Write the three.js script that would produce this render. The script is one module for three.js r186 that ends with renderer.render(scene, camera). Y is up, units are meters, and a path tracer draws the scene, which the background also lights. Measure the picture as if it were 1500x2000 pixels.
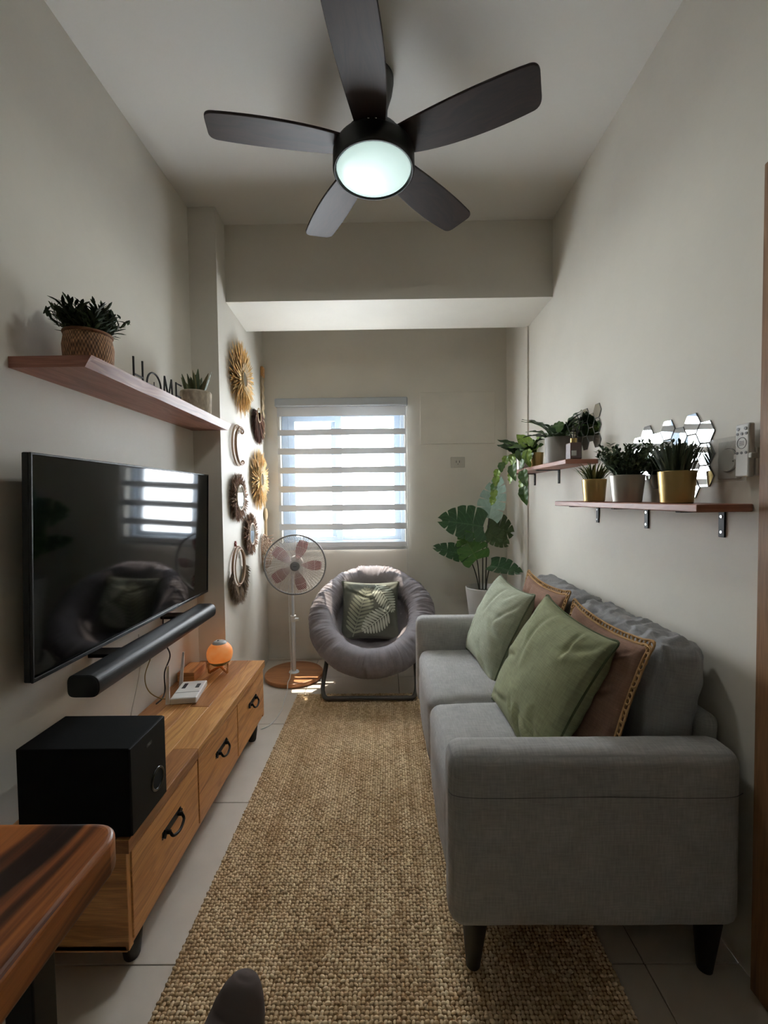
import * as THREE from 'three';
import { RoundedBoxGeometry } from 'three/addons/geometries/RoundedBoxGeometry.js';
import { mergeGeometries, mergeVertices } from 'three/addons/utils/BufferGeometryUtils.js';
import { RectAreaLightUniformsLib } from 'three/addons/lights/RectAreaLightUniformsLib.js';
import { ImprovedNoise } from 'three/addons/math/ImprovedNoise.js';

// ---------------------------------------------------------------- camera, sky, sun, exposure
const F = 830, EYE = 1.23;
const scene = new THREE.Scene();
const camera = new THREE.PerspectiveCamera(2 * Math.atan(1000 / F) * 180 / Math.PI, 0.75, 0.05, 60);
camera.rotation.order = 'YXZ';
camera.position.set(0, EYE, 0);
camera.rotation.set(-28 / F, 7 / F, -0.012);
const renderer = new THREE.WebGLRenderer();
renderer.toneMapping = THREE.LinearToneMapping;
renderer.toneMappingExposure = 1.0;
renderer.shadowMap.enabled = true;
RectAreaLightUniformsLib.init();
scene.background = new THREE.Color(0.93, 0.97, 1.0);
scene.backgroundIntensity = 28;
const sun = new THREE.DirectionalLight(0xfff1dc, 16);
sun.position.set(-0.6, 6.0, -5.2);
sun.target.position.set(-0.3, 0, -2.5);
sun.castShadow = true;
Object.assign(sun.shadow.camera, { left: -4, right: 4, top: 4, bottom: -4, near: 0.1, far: 14 });
scene.add(sun, sun.target);

// ---------------------------------------------------------------- helpers
let seed = 7;
const rnd = () => { seed = (seed + 0x6d2b79f5) | 0; let t = Math.imul(seed ^ (seed >>> 15), 1 | seed); t = (t + Math.imul(t ^ (t >>> 7), 61 | t)) ^ t; return ((t ^ (t >>> 14)) >>> 0) / 4294967296; };
const rr = (a, b) => a + (b - a) * rnd();
const noiser = new ImprovedNoise();
const nz = (x, y, z = 0) => noiser.noise(x + 100.3, y + 57.7, z + 31.1);
const fbm = (x, y, o = 4, z = 0) => { let s = 0, a = 0.5; for (let i = 0; i < o; i++) { s += a * nz(x, y, z + i * 9.1); x *= 2; y *= 2; a *= 0.5; } return s; };
const V = (x, y, z) => new THREE.Vector3(x, y, z);
const clamp = (x, a, b) => Math.min(b, Math.max(a, x));
const used = new Map();
const numbered = (n) => { const k = used.get(n) ?? 0; used.set(n, k + 1); return k ? `${n}_${String(k).padStart(3, '0')}` : n; };
function shade(o) { o.traverse((m) => { if (m.isMesh) { m.castShadow = true; m.receiveShadow = true; } }); return o; }
function thing(name, label, category, p = [0, 0, 0], group, turn = 0) {
  const o = new THREE.Group(); o.name = numbered(name); scene.add(o);
  o.position.set(...p); o.rotation.y = turn;
  o.userData = { label, category }; if (group) o.userData.group = group;
  return o;
}
function part(name, geo, mat, parent, p, r) {
  const m = new THREE.Mesh(geo, mat); m.name = name; m.castShadow = m.receiveShadow = true;
  if (p) m.position.set(...p);
  if (r) m.rotation.set(...r);
  parent.add(m); return m;
}
function structure(name, geo, mat, p) { const m = part(name, geo, mat, scene, p); m.userData.kind = 'structure'; return m; }
function structureGroup(name) { const g = new THREE.Group(); g.name = name; g.userData.kind = 'structure'; scene.add(g); return g; }
// texture coordinates in metres, taken from the face's main direction; along = axis that the grain follows
function boxUV(g, along = 'x', ou = 0, ov = 0) {
  const p = g.attributes.position, n = g.attributes.normal, uv = new Float32Array(p.count * 2);
  const ax = { x: 0, y: 1, z: 2 }[along];
  for (let i = 0; i < p.count; i++) {
    const q = [p.getX(i), p.getY(i), p.getZ(i)], a = [Math.abs(n.getX(i)), Math.abs(n.getY(i)), Math.abs(n.getZ(i))];
    const m = a[0] > a[1] && a[0] > a[2] ? 0 : a[1] > a[2] ? 1 : 2;
    const rest = [0, 1, 2].filter((k) => k !== m);
    const ua = rest.includes(ax) ? ax : rest[0], va = rest.find((k) => k !== ua);
    uv[i * 2] = q[ua] + ou; uv[i * 2 + 1] = q[va] + ov + m * 0.31;
  }
  g.setAttribute('uv', new THREE.BufferAttribute(uv, 2)); return g;
}
const rbox = (w, h, d, r = 0.004, s = 2) => new RoundedBoxGeometry(w, h, d, s, Math.min(r, w / 2.01, h / 2.01, d / 2.01));
const wbox = (w, h, d, r, along, ou, ov) => boxUV(rbox(w, h, d, r), along, ou, ov);
const tube = (pts, r, seg = 40, rad = 8, closed = false) => new THREE.TubeGeometry(new THREE.CatmullRomCurve3(pts.map((q) => (q.isVector3 ? q : V(...q))), closed, 'centripetal'), seg, r, rad, closed);
const cyl = (r0, r1, h, s = 32) => new THREE.CylinderGeometry(r0, r1, h, s);
const lathe = (pts, s = 40) => new THREE.LatheGeometry(pts.map(([x, y]) => new THREE.Vector2(x, y)), s);
function merged(list) { return mergeGeometries(list.map((g) => { const q = g.index ? g.toNonIndexed() : g; for (const k of Object.keys(q.attributes)) if (!['position', 'normal', 'uv', 'color'].includes(k)) q.deleteAttribute(k); return q; })); }
function bar(a, b, r, s = 8, r2 = r) {
  const A = a.isVector3 ? a : V(...a), B = b.isVector3 ? b : V(...b), d = B.clone().sub(A), g = new THREE.CylinderGeometry(r2, r, d.length(), s);
  g.applyQuaternion(new THREE.Quaternion().setFromUnitVectors(V(0, 1, 0), d.normalize()));
  g.translate((A.x + B.x) / 2, (A.y + B.y) / 2, (A.z + B.z) / 2); return g;
}
// a surface from a grid of points f(u, v) in [0, 1]
function grid(nu, nv, f, closeU = false) {
  const pos = [], uv = [], idx = [];
  for (let j = 0; j <= nv; j++) for (let i = 0; i <= nu; i++) { const q = f(i / nu, j / nv); pos.push(q[0], q[1], q[2]); uv.push(q[3] ?? i / nu, q[4] ?? j / nv); }
  for (let j = 0; j < nv; j++) for (let i = 0; i < nu; i++) { const a = j * (nu + 1) + i, b = a + 1, c = a + nu + 1, d = c + 1; idx.push(a, b, d, a, d, c); }
  const g = new THREE.BufferGeometry();
  g.setAttribute('position', new THREE.Float32BufferAttribute(pos, 3)); g.setAttribute('uv', new THREE.Float32BufferAttribute(uv, 2)); g.setIndex(idx); g.computeVertexNormals();
  if (closeU) { const n = g.attributes.normal; for (let j = 0; j <= nv; j++) { const a = j * (nu + 1), b = a + nu, m = V(n.getX(a) + n.getX(b), n.getY(a) + n.getY(b), n.getZ(a) + n.getZ(b)).normalize(); n.setXYZ(a, m.x, m.y, m.z); n.setXYZ(b, m.x, m.y, m.z); } }
  return g;
}
// textures
function tex(w, h, f, srgb = true, rep = [1, 1], wrap = THREE.MirroredRepeatWrapping) {
  const d = new Uint8Array(w * h * 4);
  for (let y = 0; y < h; y++) for (let x = 0; x < w; x++) { const c = f(x / w, y / h), i = (y * w + x) * 4; for (let k = 0; k < 3; k++) d[i + k] = clamp(Array.isArray(c) ? c[k] : c, 0, 255); d[i + 3] = 255; }
  const t = new THREE.DataTexture(d, w, h); t.magFilter = THREE.LinearFilter; t.minFilter = THREE.LinearMipmapLinearFilter; t.wrapS = t.wrapT = wrap; t.repeat.set(...rep);
  if (srgb) t.colorSpace = THREE.SRGBColorSpace; t.needsUpdate = true; return t;
}
const mixc = (a, b, t) => { t = clamp(t, 0, 1); return [a[0] + (b[0] - a[0]) * t, a[1] + (b[1] - a[1]) * t, a[2] + (b[2] - a[2]) * t]; };
// grain runs along u; one texture covers 1 m by 0.5 m
function wood(light, mid, dark, streak = 0.5, z = 0, rep = [1, 2]) {
  return tex(768, 384, (u, v) => {
    const w = fbm(u * 2.2, v * 5, 3, z) * 0.35, g = fbm(u * 3, v * 46 + w * 22, 4, z + 3), b = fbm(u * 1.3 + 5, v * 9 + w * 8, 3, z + 8), f = fbm(u * 14, v * 190, 2, z + 15);
    let c = mixc(light, mid, 0.5 + g * 1.3 + b * 0.9);
    c = mixc(c, dark, clamp((b * 2.0 + g * 0.7 - 0.12) * 1.6, 0, 1) * streak);
    return c.map((x) => x * (1 + f * 0.22));
  }, true, rep);
}
const weaveBump = tex(256, 256, (u, v) => 128 + 60 * Math.sin(u * Math.PI * 2 * 32) * Math.cos(v * Math.PI * 2 * 32) + fbm(u * 20, v * 20, 3) * 60, false, [8, 8], THREE.RepeatWrapping);
const fabricTint = (c, amp, z, rep = 3) => tex(384, 384, (u, v) => { const a = 1 + amp * (fbm(u * 90, v * 8, 2, z) + fbm(u * 8, v * 90, 2, z + 4)) + amp * 0.6 * fbm(u * 5, v * 5, 3, z + 9); return c.map((x) => x * a); }, true, [rep, rep]);
const std = (color, roughness = 0.6, o = {}) => new THREE.MeshStandardMaterial({ color, roughness, side: THREE.DoubleSide, ...o });
const phys = (color, roughness, o = {}) => new THREE.MeshPhysicalMaterial({ color, roughness, side: THREE.DoubleSide, ...o });

// ---------------------------------------------------------------- materials
const plasterBump = tex(512, 512, (u, v) => 128 + fbm(u * 60, v * 60, 4) * 120, false, [1, 1]);
const wallTint = tex(256, 256, (u, v) => { const a = 1 + 0.035 * fbm(u * 6, v * 6, 4, 2); return [223 * a, 218 * a, 207 * a]; }, true, [0.6, 0.6]);
const M = {
  wall: std(0xffffff, 0.62, { map: wallTint, bumpMap: plasterBump, bumpScale: 0.0004 }),
  ceiling: std(0xe6e3dc, 0.85, { bumpMap: plasterBump, bumpScale: 0.0003 }),
  tile: std(0xffffff, 0.28, { map: tex(256, 256, (u, v) => { const a = 1 + 0.05 * fbm(u * 9, v * 9, 4, 6); return [212 * a, 202 * a, 190 * a]; }) }),
  grout: std(0x6f685f, 0.9),
  doorWood: std(0xffffff, 0.5, { map: wood([150, 112, 78], [128, 92, 60], [84, 56, 34], 0.4, 11) }),
  whiteMetal: std(0xdfe3e6, 0.4), windowMetal: std(0x98a4b0, 0.5), whitePlastic: std(0xe4e3df, 0.38), greyPlastic: std(0x9a9a98, 0.5),
  blackPlastic: std(0x0c0c0d, 0.45), blackMatte: std(0x101011, 0.7), blackMetal: std(0x151414, 0.4, { metalness: 0.6 }),
  screen: phys(0x030304, 0.06),
  gold: std(0xb39a66, 0.34, { metalness: 1 }), silver: std(0xb4b0a8, 0.36, { metalness: 0.75 }), chrome: std(0xcfd0d0, 0.15, { metalness: 1 }),
  mirror: std(0xeef0f0, 0.015, { metalness: 1 }),
  potWhite: std(0xd8d6d2, 0.5), potGrey: std(0x9b9892, 0.6), soil: std(0x2a211a, 0.95),
  glass: phys(0xffffff, 0, { transmission: 1, thickness: 0, ior: 1.45 }),
};
const woodConsole = [wood([205, 152, 92], [182, 124, 68], [112, 68, 34], 0.6, 1), wood([214, 164, 100], [190, 134, 76], [120, 74, 38], 0.5, 21), wood([172, 118, 70], [150, 98, 56], [92, 56, 32], 0.6, 41)].map((map) => std(0xffffff, 0.42, { map }));
const woodFront = [wood([220, 160, 98], [200, 138, 80], [140, 90, 50], 0.5, 61), wood([212, 152, 92], [192, 130, 76], [132, 84, 46], 0.6, 71)].map((map) => std(0xffffff, 0.45, { map }));
const woodTable = phys(0xffffff, 0.36, { map: tex(768, 768, (u, v) => {
  const w = fbm(u * 1.6, v * 3, 3, 4) * 0.5, b = fbm(u * 1.1, v * 9 + w * 3, 3, 93) * 2.6, g = fbm(u * 2.5, v * 60 + w * 16, 3, 97) * 0.8, t = 0.5 + b + g;
  const c = t < 0.5 ? mixc([36, 18, 11], [104, 56, 28], t * 2) : mixc([104, 56, 28], [164, 98, 48], (t - 0.5) * 2); return c.map((x) => x * (1 + fbm(u * 10, v * 240, 2, 99) * 0.2));
}, true, [1.0, 1.3]), specularIntensity: 0.7 });
const woodShelf = std(0xffffff, 0.42, { map: wood([168, 116, 96], [148, 96, 78], [100, 58, 46], 0.5, 120) });
const woodBase = std(0xffffff, 0.4, { map: wood([172, 116, 70], [152, 98, 56], [104, 62, 34], 0.4, 140) });
const woodBlade = phys(0xffffff, 0.5, { map: wood([46, 28, 24], [34, 20, 18], [18, 10, 9], 0.7, 150, [2, 2]) });
const fabSofa = phys(0xffffff, 0.9, { map: fabricTint([170, 169, 167], 0.13, 5), bumpMap: weaveBump, bumpScale: 0.0006 });
const fabSofaLoose = phys(0xffffff, 0.88, { map: fabricTint([158, 159, 161], 0.1, 15), bumpMap: weaveBump, bumpScale: 0.0004 });
const fabGreenPale = std(0xffffff, 0.9, { map: fabricTint([168, 174, 152], 0.12, 25), bumpMap: weaveBump, bumpScale: 0.0004 });
const fabGreen = std(0xffffff, 0.9, { map: fabricTint([142, 146, 112], 0.14, 35), bumpMap: weaveBump, bumpScale: 0.0004 });
const fabBrown = std(0xffffff, 0.92, { map: fabricTint([138, 106, 88], 0.12, 45), bumpMap: weaveBump, bumpScale: 0.0004 });
const fabJute = std(0xb08b5e, 0.95), fabJuteDark = std(0x9a764b, 0.95);
const fabPapasan = phys(0xffffff, 0.82, { map: fabricTint([128, 122, 126], 0.1, 55) });

// ---------------------------------------------------------------- the room
const CEIL = 2.715, XL = -1.0, XR = 0.907, ZB = -3.2, ZN = 2.6;
const COLF = V(-0.858, 0, -2.2), COLB = V(-0.921, 0, ZB);
const slab = (x0, x1, y0, y1, z0, z1) => { const g = new THREE.BoxGeometry(x1 - x0, y1 - y0, z1 - z0); g.translate((x0 + x1) / 2, (y0 + y1) / 2, (z0 + z1) / 2); return boxUV(g); };
{ // floor of large tiles with recessed joints
  const fl = structureGroup('floor');
  part('floor_bed', slab(XL - 0.15, XR + 0.15, -0.15, -0.004, ZB - 0.18, ZN + 0.15), M.grout, fl);
  const T = 0.6, gap = 0.003;
  for (let i = -3; i <= 1; i++) for (let k = -7; k <= 3; k++) {
    const x0 = Math.max(0.06 + i * T + gap / 2, XL), x1 = Math.min(0.06 + (i + 1) * T - gap / 2, XR), z1 = Math.min(-1.08 - (k) * T - gap / 2, ZN), z0 = Math.max(-1.08 - (k + 1) * T + gap / 2, ZB);
    if (x1 - x0 < 0.02 || z1 - z0 < 0.02) continue;
    const g = rbox(x1 - x0, 0.012, z1 - z0, 0.0012, 1); boxUV(g, 'x', i * 0.7, k * 1.3);
    part('tile', g, M.tile, fl, [(x0 + x1) / 2, -0.006, (z0 + z1) / 2]);
  }
}
structure('ceiling', slab(XL - 0.15, XR + 0.15, CEIL, CEIL + 0.15, ZB - 0.18, ZN + 0.15), M.ceiling);
structure('ceiling_beam', slab(-0.98, XR, 2.305, CEIL, -2.755, -2.345), M.wall);
structure('wall_left', slab(XL - 0.15, XL, 0, CEIL, -2.3, ZN), M.wall);
{ // pier that carries the wall hangings; its inner face is slightly askew
  const s = new THREE.Shape(); s.moveTo(COLF.x, -COLF.z); s.lineTo(COLB.x, -COLB.z); s.lineTo(-1.15, 3.2); s.lineTo(-1.15, 2.3); s.lineTo(-1.0, 2.3); s.lineTo(-1.0, 2.2); s.closePath();
  const g = new THREE.ExtrudeGeometry(s, { depth: CEIL, bevelEnabled: false }); g.rotateX(-Math.PI / 2); structure('wall_pier', boxUV(g), M.wall);
}
structure('wall_near', slab(XL - 0.15, XR + 0.15, 0, CEIL, ZN, ZN + 0.15), M.wall);
{ // right wall: a shallow pier beyond the beam, a doorway on the near side
  const g = merged([slab(XR, XR + 0.15, 0, CEIL, -2.735, -0.94), slab(XR, XR + 0.15, 1.965, CEIL, -0.94, -0.1), slab(XR, XR + 0.15, 0, CEIL, -0.1, ZN)]);
  structure('wall_right', g, M.wall);
  structure('wall_right_pier', slab(0.897, XR + 0.15, 0, CEIL, ZB, -2.735), M.wall);
  const d = structureGroup('door_1');
  part('door_leaf', wbox(0.04, 1.955, 0.836, 0.003, 'y'), M.doorWood, d, [0.99, 0.982, -0.52]);
  const t = structureGroup('trim_1');
  part('casing_upright', wbox(0.03, 1.995, 0.085, 0.004, 'y'), M.doorWood, t, [0.9, 0.9975, -0.98]);
  part('casing_upright', wbox(0.03, 1.995, 0.085, 0.004, 'y'), M.doorWood, t, [0.9, 0.9975, -0.06]);
  part('casing_head', wbox(0.03, 0.085, 0.835, 0.004, 'z'), M.doorWood, t, [0.9, 1.9525, -0.52]);
}
const WX0 = -0.80, WX1 = 0.132, WY0 = 0.872, WY1 = 1.935;
{ // window wall with its opening
  const a = ZB - 0.18, g = merged([slab(-1.15, WX0, 0, CEIL, a, ZB), slab(WX1, 1.06, 0, CEIL, a, ZB), slab(WX0, WX1, 0, WY0, a, ZB), slab(WX0, WX1, WY1, CEIL, a, ZB)]);
  structure('wall_back', g, M.wall);
  const w = structureGroup('window_1'), z = -3.285, cx = (WX0 + WX1) / 2, cy = (WY0 + WY1) / 2, W = WX1 - WX0, H = WY1 - WY0;
  part('frame_side', rbox(0.05, H, 0.07, 0.004), M.windowMetal, w, [WX0 + 0.025, cy, z]);
  part('frame_side', rbox(0.03, H, 0.07, 0.004), M.windowMetal, w, [WX1 - 0.015, cy, z]);
  part('frame_head', rbox(W, 0.07, 0.07, 0.004), M.windowMetal, w, [cx, WY1 - 0.035, z]);
  part('frame_sill', rbox(W, 0.035, 0.07, 0.004), M.windowMetal, w, [cx, WY0 + 0.0175, z]);
  const sash = (x0, x1, zz, top) => {
    const s = new THREE.Group(); s.name = 'sash'; w.add(s);
    const y0 = WY0 + 0.035, y1 = WY1 - 0.07;
    for (const x of [x0 + 0.024, x1 - 0.024]) part('stile', rbox(0.048, y1 - y0, 0.028, 0.003), M.windowMetal, s, [x, (y0 + y1) / 2, zz]);
    part('rail', rbox(x1 - x0 - 0.09, top, 0.028, 0.003), M.windowMetal, s, [(x0 + x1) / 2, y1 - top / 2, zz]);
    part('rail', rbox(x1 - x0 - 0.09, 0.03, 0.028, 0.003), M.windowMetal, s, [(x0 + x1) / 2, y0 + 0.015, zz]);
    part('pane', new THREE.PlaneGeometry(x1 - x0 - 0.09, y1 - y0 - top - 0.03), M.glass, s, [(x0 + x1) / 2, (y0 + y1 - top + 0.03) / 2, zz]);
  };
  sash(WX0 + 0.05, -0.345, z + 0.018, 0.05); sash(-0.43, WX1 - 0.03, z - 0.014, 0.012);
  const c = structureGroup('trim_2'); // blanked-off opening for an air conditioner
  part('cover_panel', rbox(0.555, 0.383, 0.012, 0.003), M.wall, c, [0.529, 1.818, ZB + 0.0045]);
}
{
  const t = structureGroup('trim_3'); // low tile skirting under the window
  part('skirting', rbox(XR + 0.92, 0.012, 0.008, 0.002), M.tile, t, [-0.006, 0.006, ZB + 0.004]);
}

// ---------------------------------------------------------------- window blind
{
  const b = thing('zebra_blind', 'white zebra roller blind with sheer stripes drawn down over the window', 'blind', [0, 0, 0]);
  const x0 = -0.818, x1 = 0.15, cx = (x0 + x1) / 2, W = x1 - x0, zf = -3.165;
  const sheer = phys(0xf4f6f8, 0.1, { transmission: 0.92, thickness: 0, specularIntensity: 0.05 });
  const dense = phys(0xdfe2e6, 0.95, { transmission: 0.012, thickness: 0, specularIntensity: 0.05 });
  part('cassette', rbox(W + 0.012, 0.062, 0.06, 0.012, 3), std(0xb9bfc4, 0.45), b, [cx, 1.938, -3.168]);
  const p = 0.1405, wave = (u, ph) => 0.007 * fbm(u * 3.2 + ph, ph, 2);
  const bandGeo = (y0, y1, z, pa, pb) => grid(48, 4, (u, v) => [x0 + 0.008 + u * (W - 0.016), y0 + wave(u, pa) + (y1 + wave(u, pb) - y0 - wave(u, pa)) * v, z + 0.003 * fbm(u * 4 + pa, v, 2)]);
  let n = 0;
  part('dense_band', bandGeo(1.838, 1.915, zf, 90, 91), phys(0xe3e6ea, 0.9, { transmission: 0.03, thickness: 0, specularIntensity: 0.05 }), b);
  for (let y = 1.838; y > 0.87; y -= p, n++) {
    const lo = Math.max(y - p + 0.046, 0.868);
    part('sheer_band', bandGeo(lo, y, zf, n * 3.1 + 50, n ? n * 3.1 - 3.1 + 20 : 90), sheer, b);
    if (lo > 0.9) part('dense_band', bandGeo(y - p, lo, zf, n * 3.1 + 20, n * 3.1 + 50), dense, b);
  }
  part('bottom_rail', rbox(W - 0.01, 0.024, 0.016, 0.006, 3), std(0xc9cdd0, 0.4), b, [cx, 0.856, zf - 0.003]);
  for (const dx of [0, 0.012]) part('pull_cord', tube([[x1 + 0.004 - dx, 1.92, -3.15], [x1 + 0.003 - dx, 1.3, -3.155], [x1 + 0.002 - dx, 0.62, -3.16]], 0.0016, 10, 5), M.whitePlastic, b);
}
{
  const o = thing('wall_outlet', 'small white wall socket below the blank cover panel', 'outlet', [0.53, 1.488, ZB]);
  part('plate', rbox(0.105, 0.078, 0.008, 0.003), std(0xbcb8ad, 0.45), o, [0, 0, 0.004]);
  for (const dx of [-0.012, 0.012]) part('socket_slot', rbox(0.004, 0.016, 0.002, 0.0008), std(0x45423e, 0.7), o, [dx, 0.004, 0.0085]);
  part('socket_slot', cyl(0.003, 0.003, 0.002, 12).rotateX(Math.PI / 2), std(0x45423e, 0.7), o, [0, -0.014, 0.0085]);
}

// ---------------------------------------------------------------- ceiling fan
{
  const f = thing('ceiling_fan', 'dark brown five-blade ceiling fan with a lit round lamp', 'ceiling fan', [-0.035, 0, -1.56]);
  part('canopy', lathe([[0, CEIL], [0.074, CEIL], [0.074, CEIL - 0.015], [0.068, CEIL - 0.05], [0.052, CEIL - 0.1], [0.05, CEIL - 0.14], [0.06, CEIL - 0.185], [0.07, CEIL - 0.2], [0, CEIL - 0.2]]), M.blackPlastic, f);
  const mh = part('motor_housing', lathe([[0, 2.525], [0.07, 2.525], [0.1, 2.51], [0.112, 2.485], [0.112, 2.47], [0, 2.47]]), M.blackPlastic, f);
  part('lamp_housing', lathe([[0.1, 2.475], [0.138, 2.465], [0.145, 2.45], [0.146, 2.4], [0.142, 2.392], [0.135, 2.392], [0.133, 2.41], [0, 2.412]], 56), M.blackPlastic, f);
  const lens = part('light_lens', lathe([[0, 2.384], [0.05, 2.385], [0.1, 2.388], [0.128, 2.394], [0.133, 2.402], [0.132, 2.408], [0, 2.409]], 56), std(0xdff2ee, 0.3, { emissive: 0xd4f2ec, emissiveIntensity: 0.62 }), f);
  for (const dx of [-0.012, 0.012]) part('indicator', new THREE.SphereGeometry(0.004, 10, 8), M.chrome, mh, [dx, 2.458, 0.1435]);
  const lamp = new THREE.RectAreaLight(0xf6fbf6, 46, 0.18, 0.18); lamp.position.set(0, 2.382, 0); lamp.rotation.x = -Math.PI / 2; f.add(lamp);
  const N = 5;
  for (let k = 0; k < N; k++) {
    const blade = new THREE.Group(); blade.name = 'blade'; f.add(blade); blade.position.y = 2.475; blade.rotation.y = -(24.5 + 72 * k) * Math.PI / 180;
    const s = new THREE.Shape();
    s.moveTo(0.1, -0.05); s.bezierCurveTo(0.22, -0.085, 0.4, -0.088, 0.535, -0.07); s.quadraticCurveTo(0.558, -0.066, 0.56, -0.04); s.lineTo(0.562, 0.035); s.quadraticCurveTo(0.56, 0.06, 0.535, 0.062); s.bezierCurveTo(0.4, 0.07, 0.25, 0.06, 0.1, 0.045); s.closePath();
    const g = new THREE.ExtrudeGeometry(s, { depth: 0.006, bevelEnabled: true, bevelSize: 0.002, bevelThickness: 0.0015, bevelSegments: 2, curveSegments: 14 });
    g.rotateX(Math.PI / 2); boxUV(g, 'x', k * 0.37, k * 0.21);
    part('paddle', g, woodBlade, blade, [0, 0, 0], [-0.17, 0, 0]);
    part('blade_iron', rbox(0.12, 0.008, 0.05, 0.003), M.blackPlastic, blade, [0.11, 0.004, 0], [-0.17, 0, 0]);
  }
}

// ---------------------------------------------------------------- television, soundbar, subwoofer
{
  const t = thing('television', 'large black flat-screen television mounted on the wall above the console', 'television', [-0.928, 1.056, -1.635]);
  t.rotation.set(0, Math.PI / 2, 0); // local x runs to -z, local z faces the room
  const tilt = new THREE.Group(); tilt.name = 'panel'; tilt.rotation.x = 0.03; t.add(tilt);
  const W = 1.09, H = 0.605;
  part('back_shell', rbox(W, H, 0.02, 0.004), M.blackPlastic, tilt, [0, 0, -0.013]);
  part('screen', new THREE.BoxGeometry(W - 0.012, H - 0.016, 0.003), M.screen, tilt, [0, 0.003, -0.0018]);
  for (const sx of [-1, 1]) part('bezel', rbox(0.006, H, 0.006, 0.0015), M.blackPlastic, tilt, [sx * (W / 2 - 0.003), 0, -0.0002]);
  part('bezel', rbox(W - 0.012, 0.006, 0.006, 0.0015), M.blackPlastic, tilt, [0, H / 2 - 0.003, -0.0002]);
  part('lower_trim', rbox(W - 0.012, 0.011, 0.006, 0.0015), std(0x3a3b3d, 0.3, { metalness: 0.7 }), tilt, [0, -H / 2 + 0.0055, -0.0002]);
  part('wall_mount', rbox(0.3, 0.25, 0.05, 0.004), M.blackMetal, t, [0, 0, -0.047]);
}
{
  const s = thing('soundbar', 'long black rounded soundbar fixed to the wall under the television', 'soundbar', [-0.885, 0.695, -1.62]);
  const sh = new THREE.Shape(), w = 0.045, h = 0.031, c = 0.02;
  sh.moveTo(-w, -h + c); sh.quadraticCurveTo(-w, -h, -w + c, -h); sh.lineTo(w - 0.026, -h); sh.quadraticCurveTo(w, -h, w, -h + 0.03); sh.quadraticCurveTo(w, h, w - 0.03, h); sh.lineTo(-w + c, h); sh.quadraticCurveTo(-w, h, -w, h - c); sh.closePath();
  const g = new THREE.ExtrudeGeometry(sh, { depth: 0.83, bevelEnabled: true, bevelSize: 0.002, bevelThickness: 0.002, bevelSegments: 2, curveSegments: 10 }); g.translate(0, 0, -0.415);
  part('body', g, std(0x0e0f10, 0.45), s);
  for (const z of [-0.41, 0.41]) { const e = new THREE.ExtrudeGeometry(sh, { depth: 0.008, bevelEnabled: false, curveSegments: 10 }); e.scale(0.98, 0.98, 1); part('end_cap', e, M.blackPlastic, s, [0, 0, z + (z < 0 ? -0.012 : 0.002)]); }
  for (const z of [-0.25, 0.2]) part('bracket', rbox(0.075, 0.012, 0.07, 0.003), M.blackMetal, s, [-0.08, 0.02, z]);
}
{
  const s = thing('subwoofer', 'black box subwoofer with a round bass port standing on the console', 'speaker', [-0.792, 0.385, -1.112]);
  part('cabinet_box', rbox(0.283, 0.225, 0.165, 0.003), phys(0x050505, 0.75, { specularIntensity: 0.35 }), s, [0, 0.1165, 0]);
  part('front_panel', rbox(0.006, 0.222, 0.163, 0.002), phys(0x080809, 0.6, { specularIntensity: 0.5 }), s, [0.1425, 0.1165, 0]);
  part('bass_port', new THREE.TorusGeometry(0.028, 0.004, 12, 36).rotateY(Math.PI / 2), phys(0x060606, 0.25), s, [0.1455, 0.075, -0.035]);
  part('port_opening', cyl(0.027, 0.027, 0.003, 32).rotateZ(Math.PI / 2), std(0x010101, 0.9), s, [0.145, 0.075, -0.035]);
  const cv = document.createElement('canvas'); cv.width = 128; cv.height = 48; const x = cv.getContext('2d'); x.fillStyle = '#0b0b0c'; x.fillRect(0, 0, 128, 48); x.fillStyle = '#8d8f92'; x.font = 'bold 40px sans-serif'; x.textAlign = 'center'; x.fillText('TCL', 64, 38);
  const ct = new THREE.CanvasTexture(cv); ct.colorSpace = THREE.SRGBColorSpace;
  part('badge', new THREE.BoxGeometry(0.024, 0.009, 0.001), std(0xffffff, 0.4, { map: ct }), s, [0.146, 0.193, 0.0], [0, Math.PI / 2, 0]);
  for (const dx of [-0.11, 0.11]) for (const dz of [-0.06, 0.06]) part('foot', cyl(0.012, 0.01, 0.005, 14), M.blackMatte, s, [dx, 0.0025, dz]);
}

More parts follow.
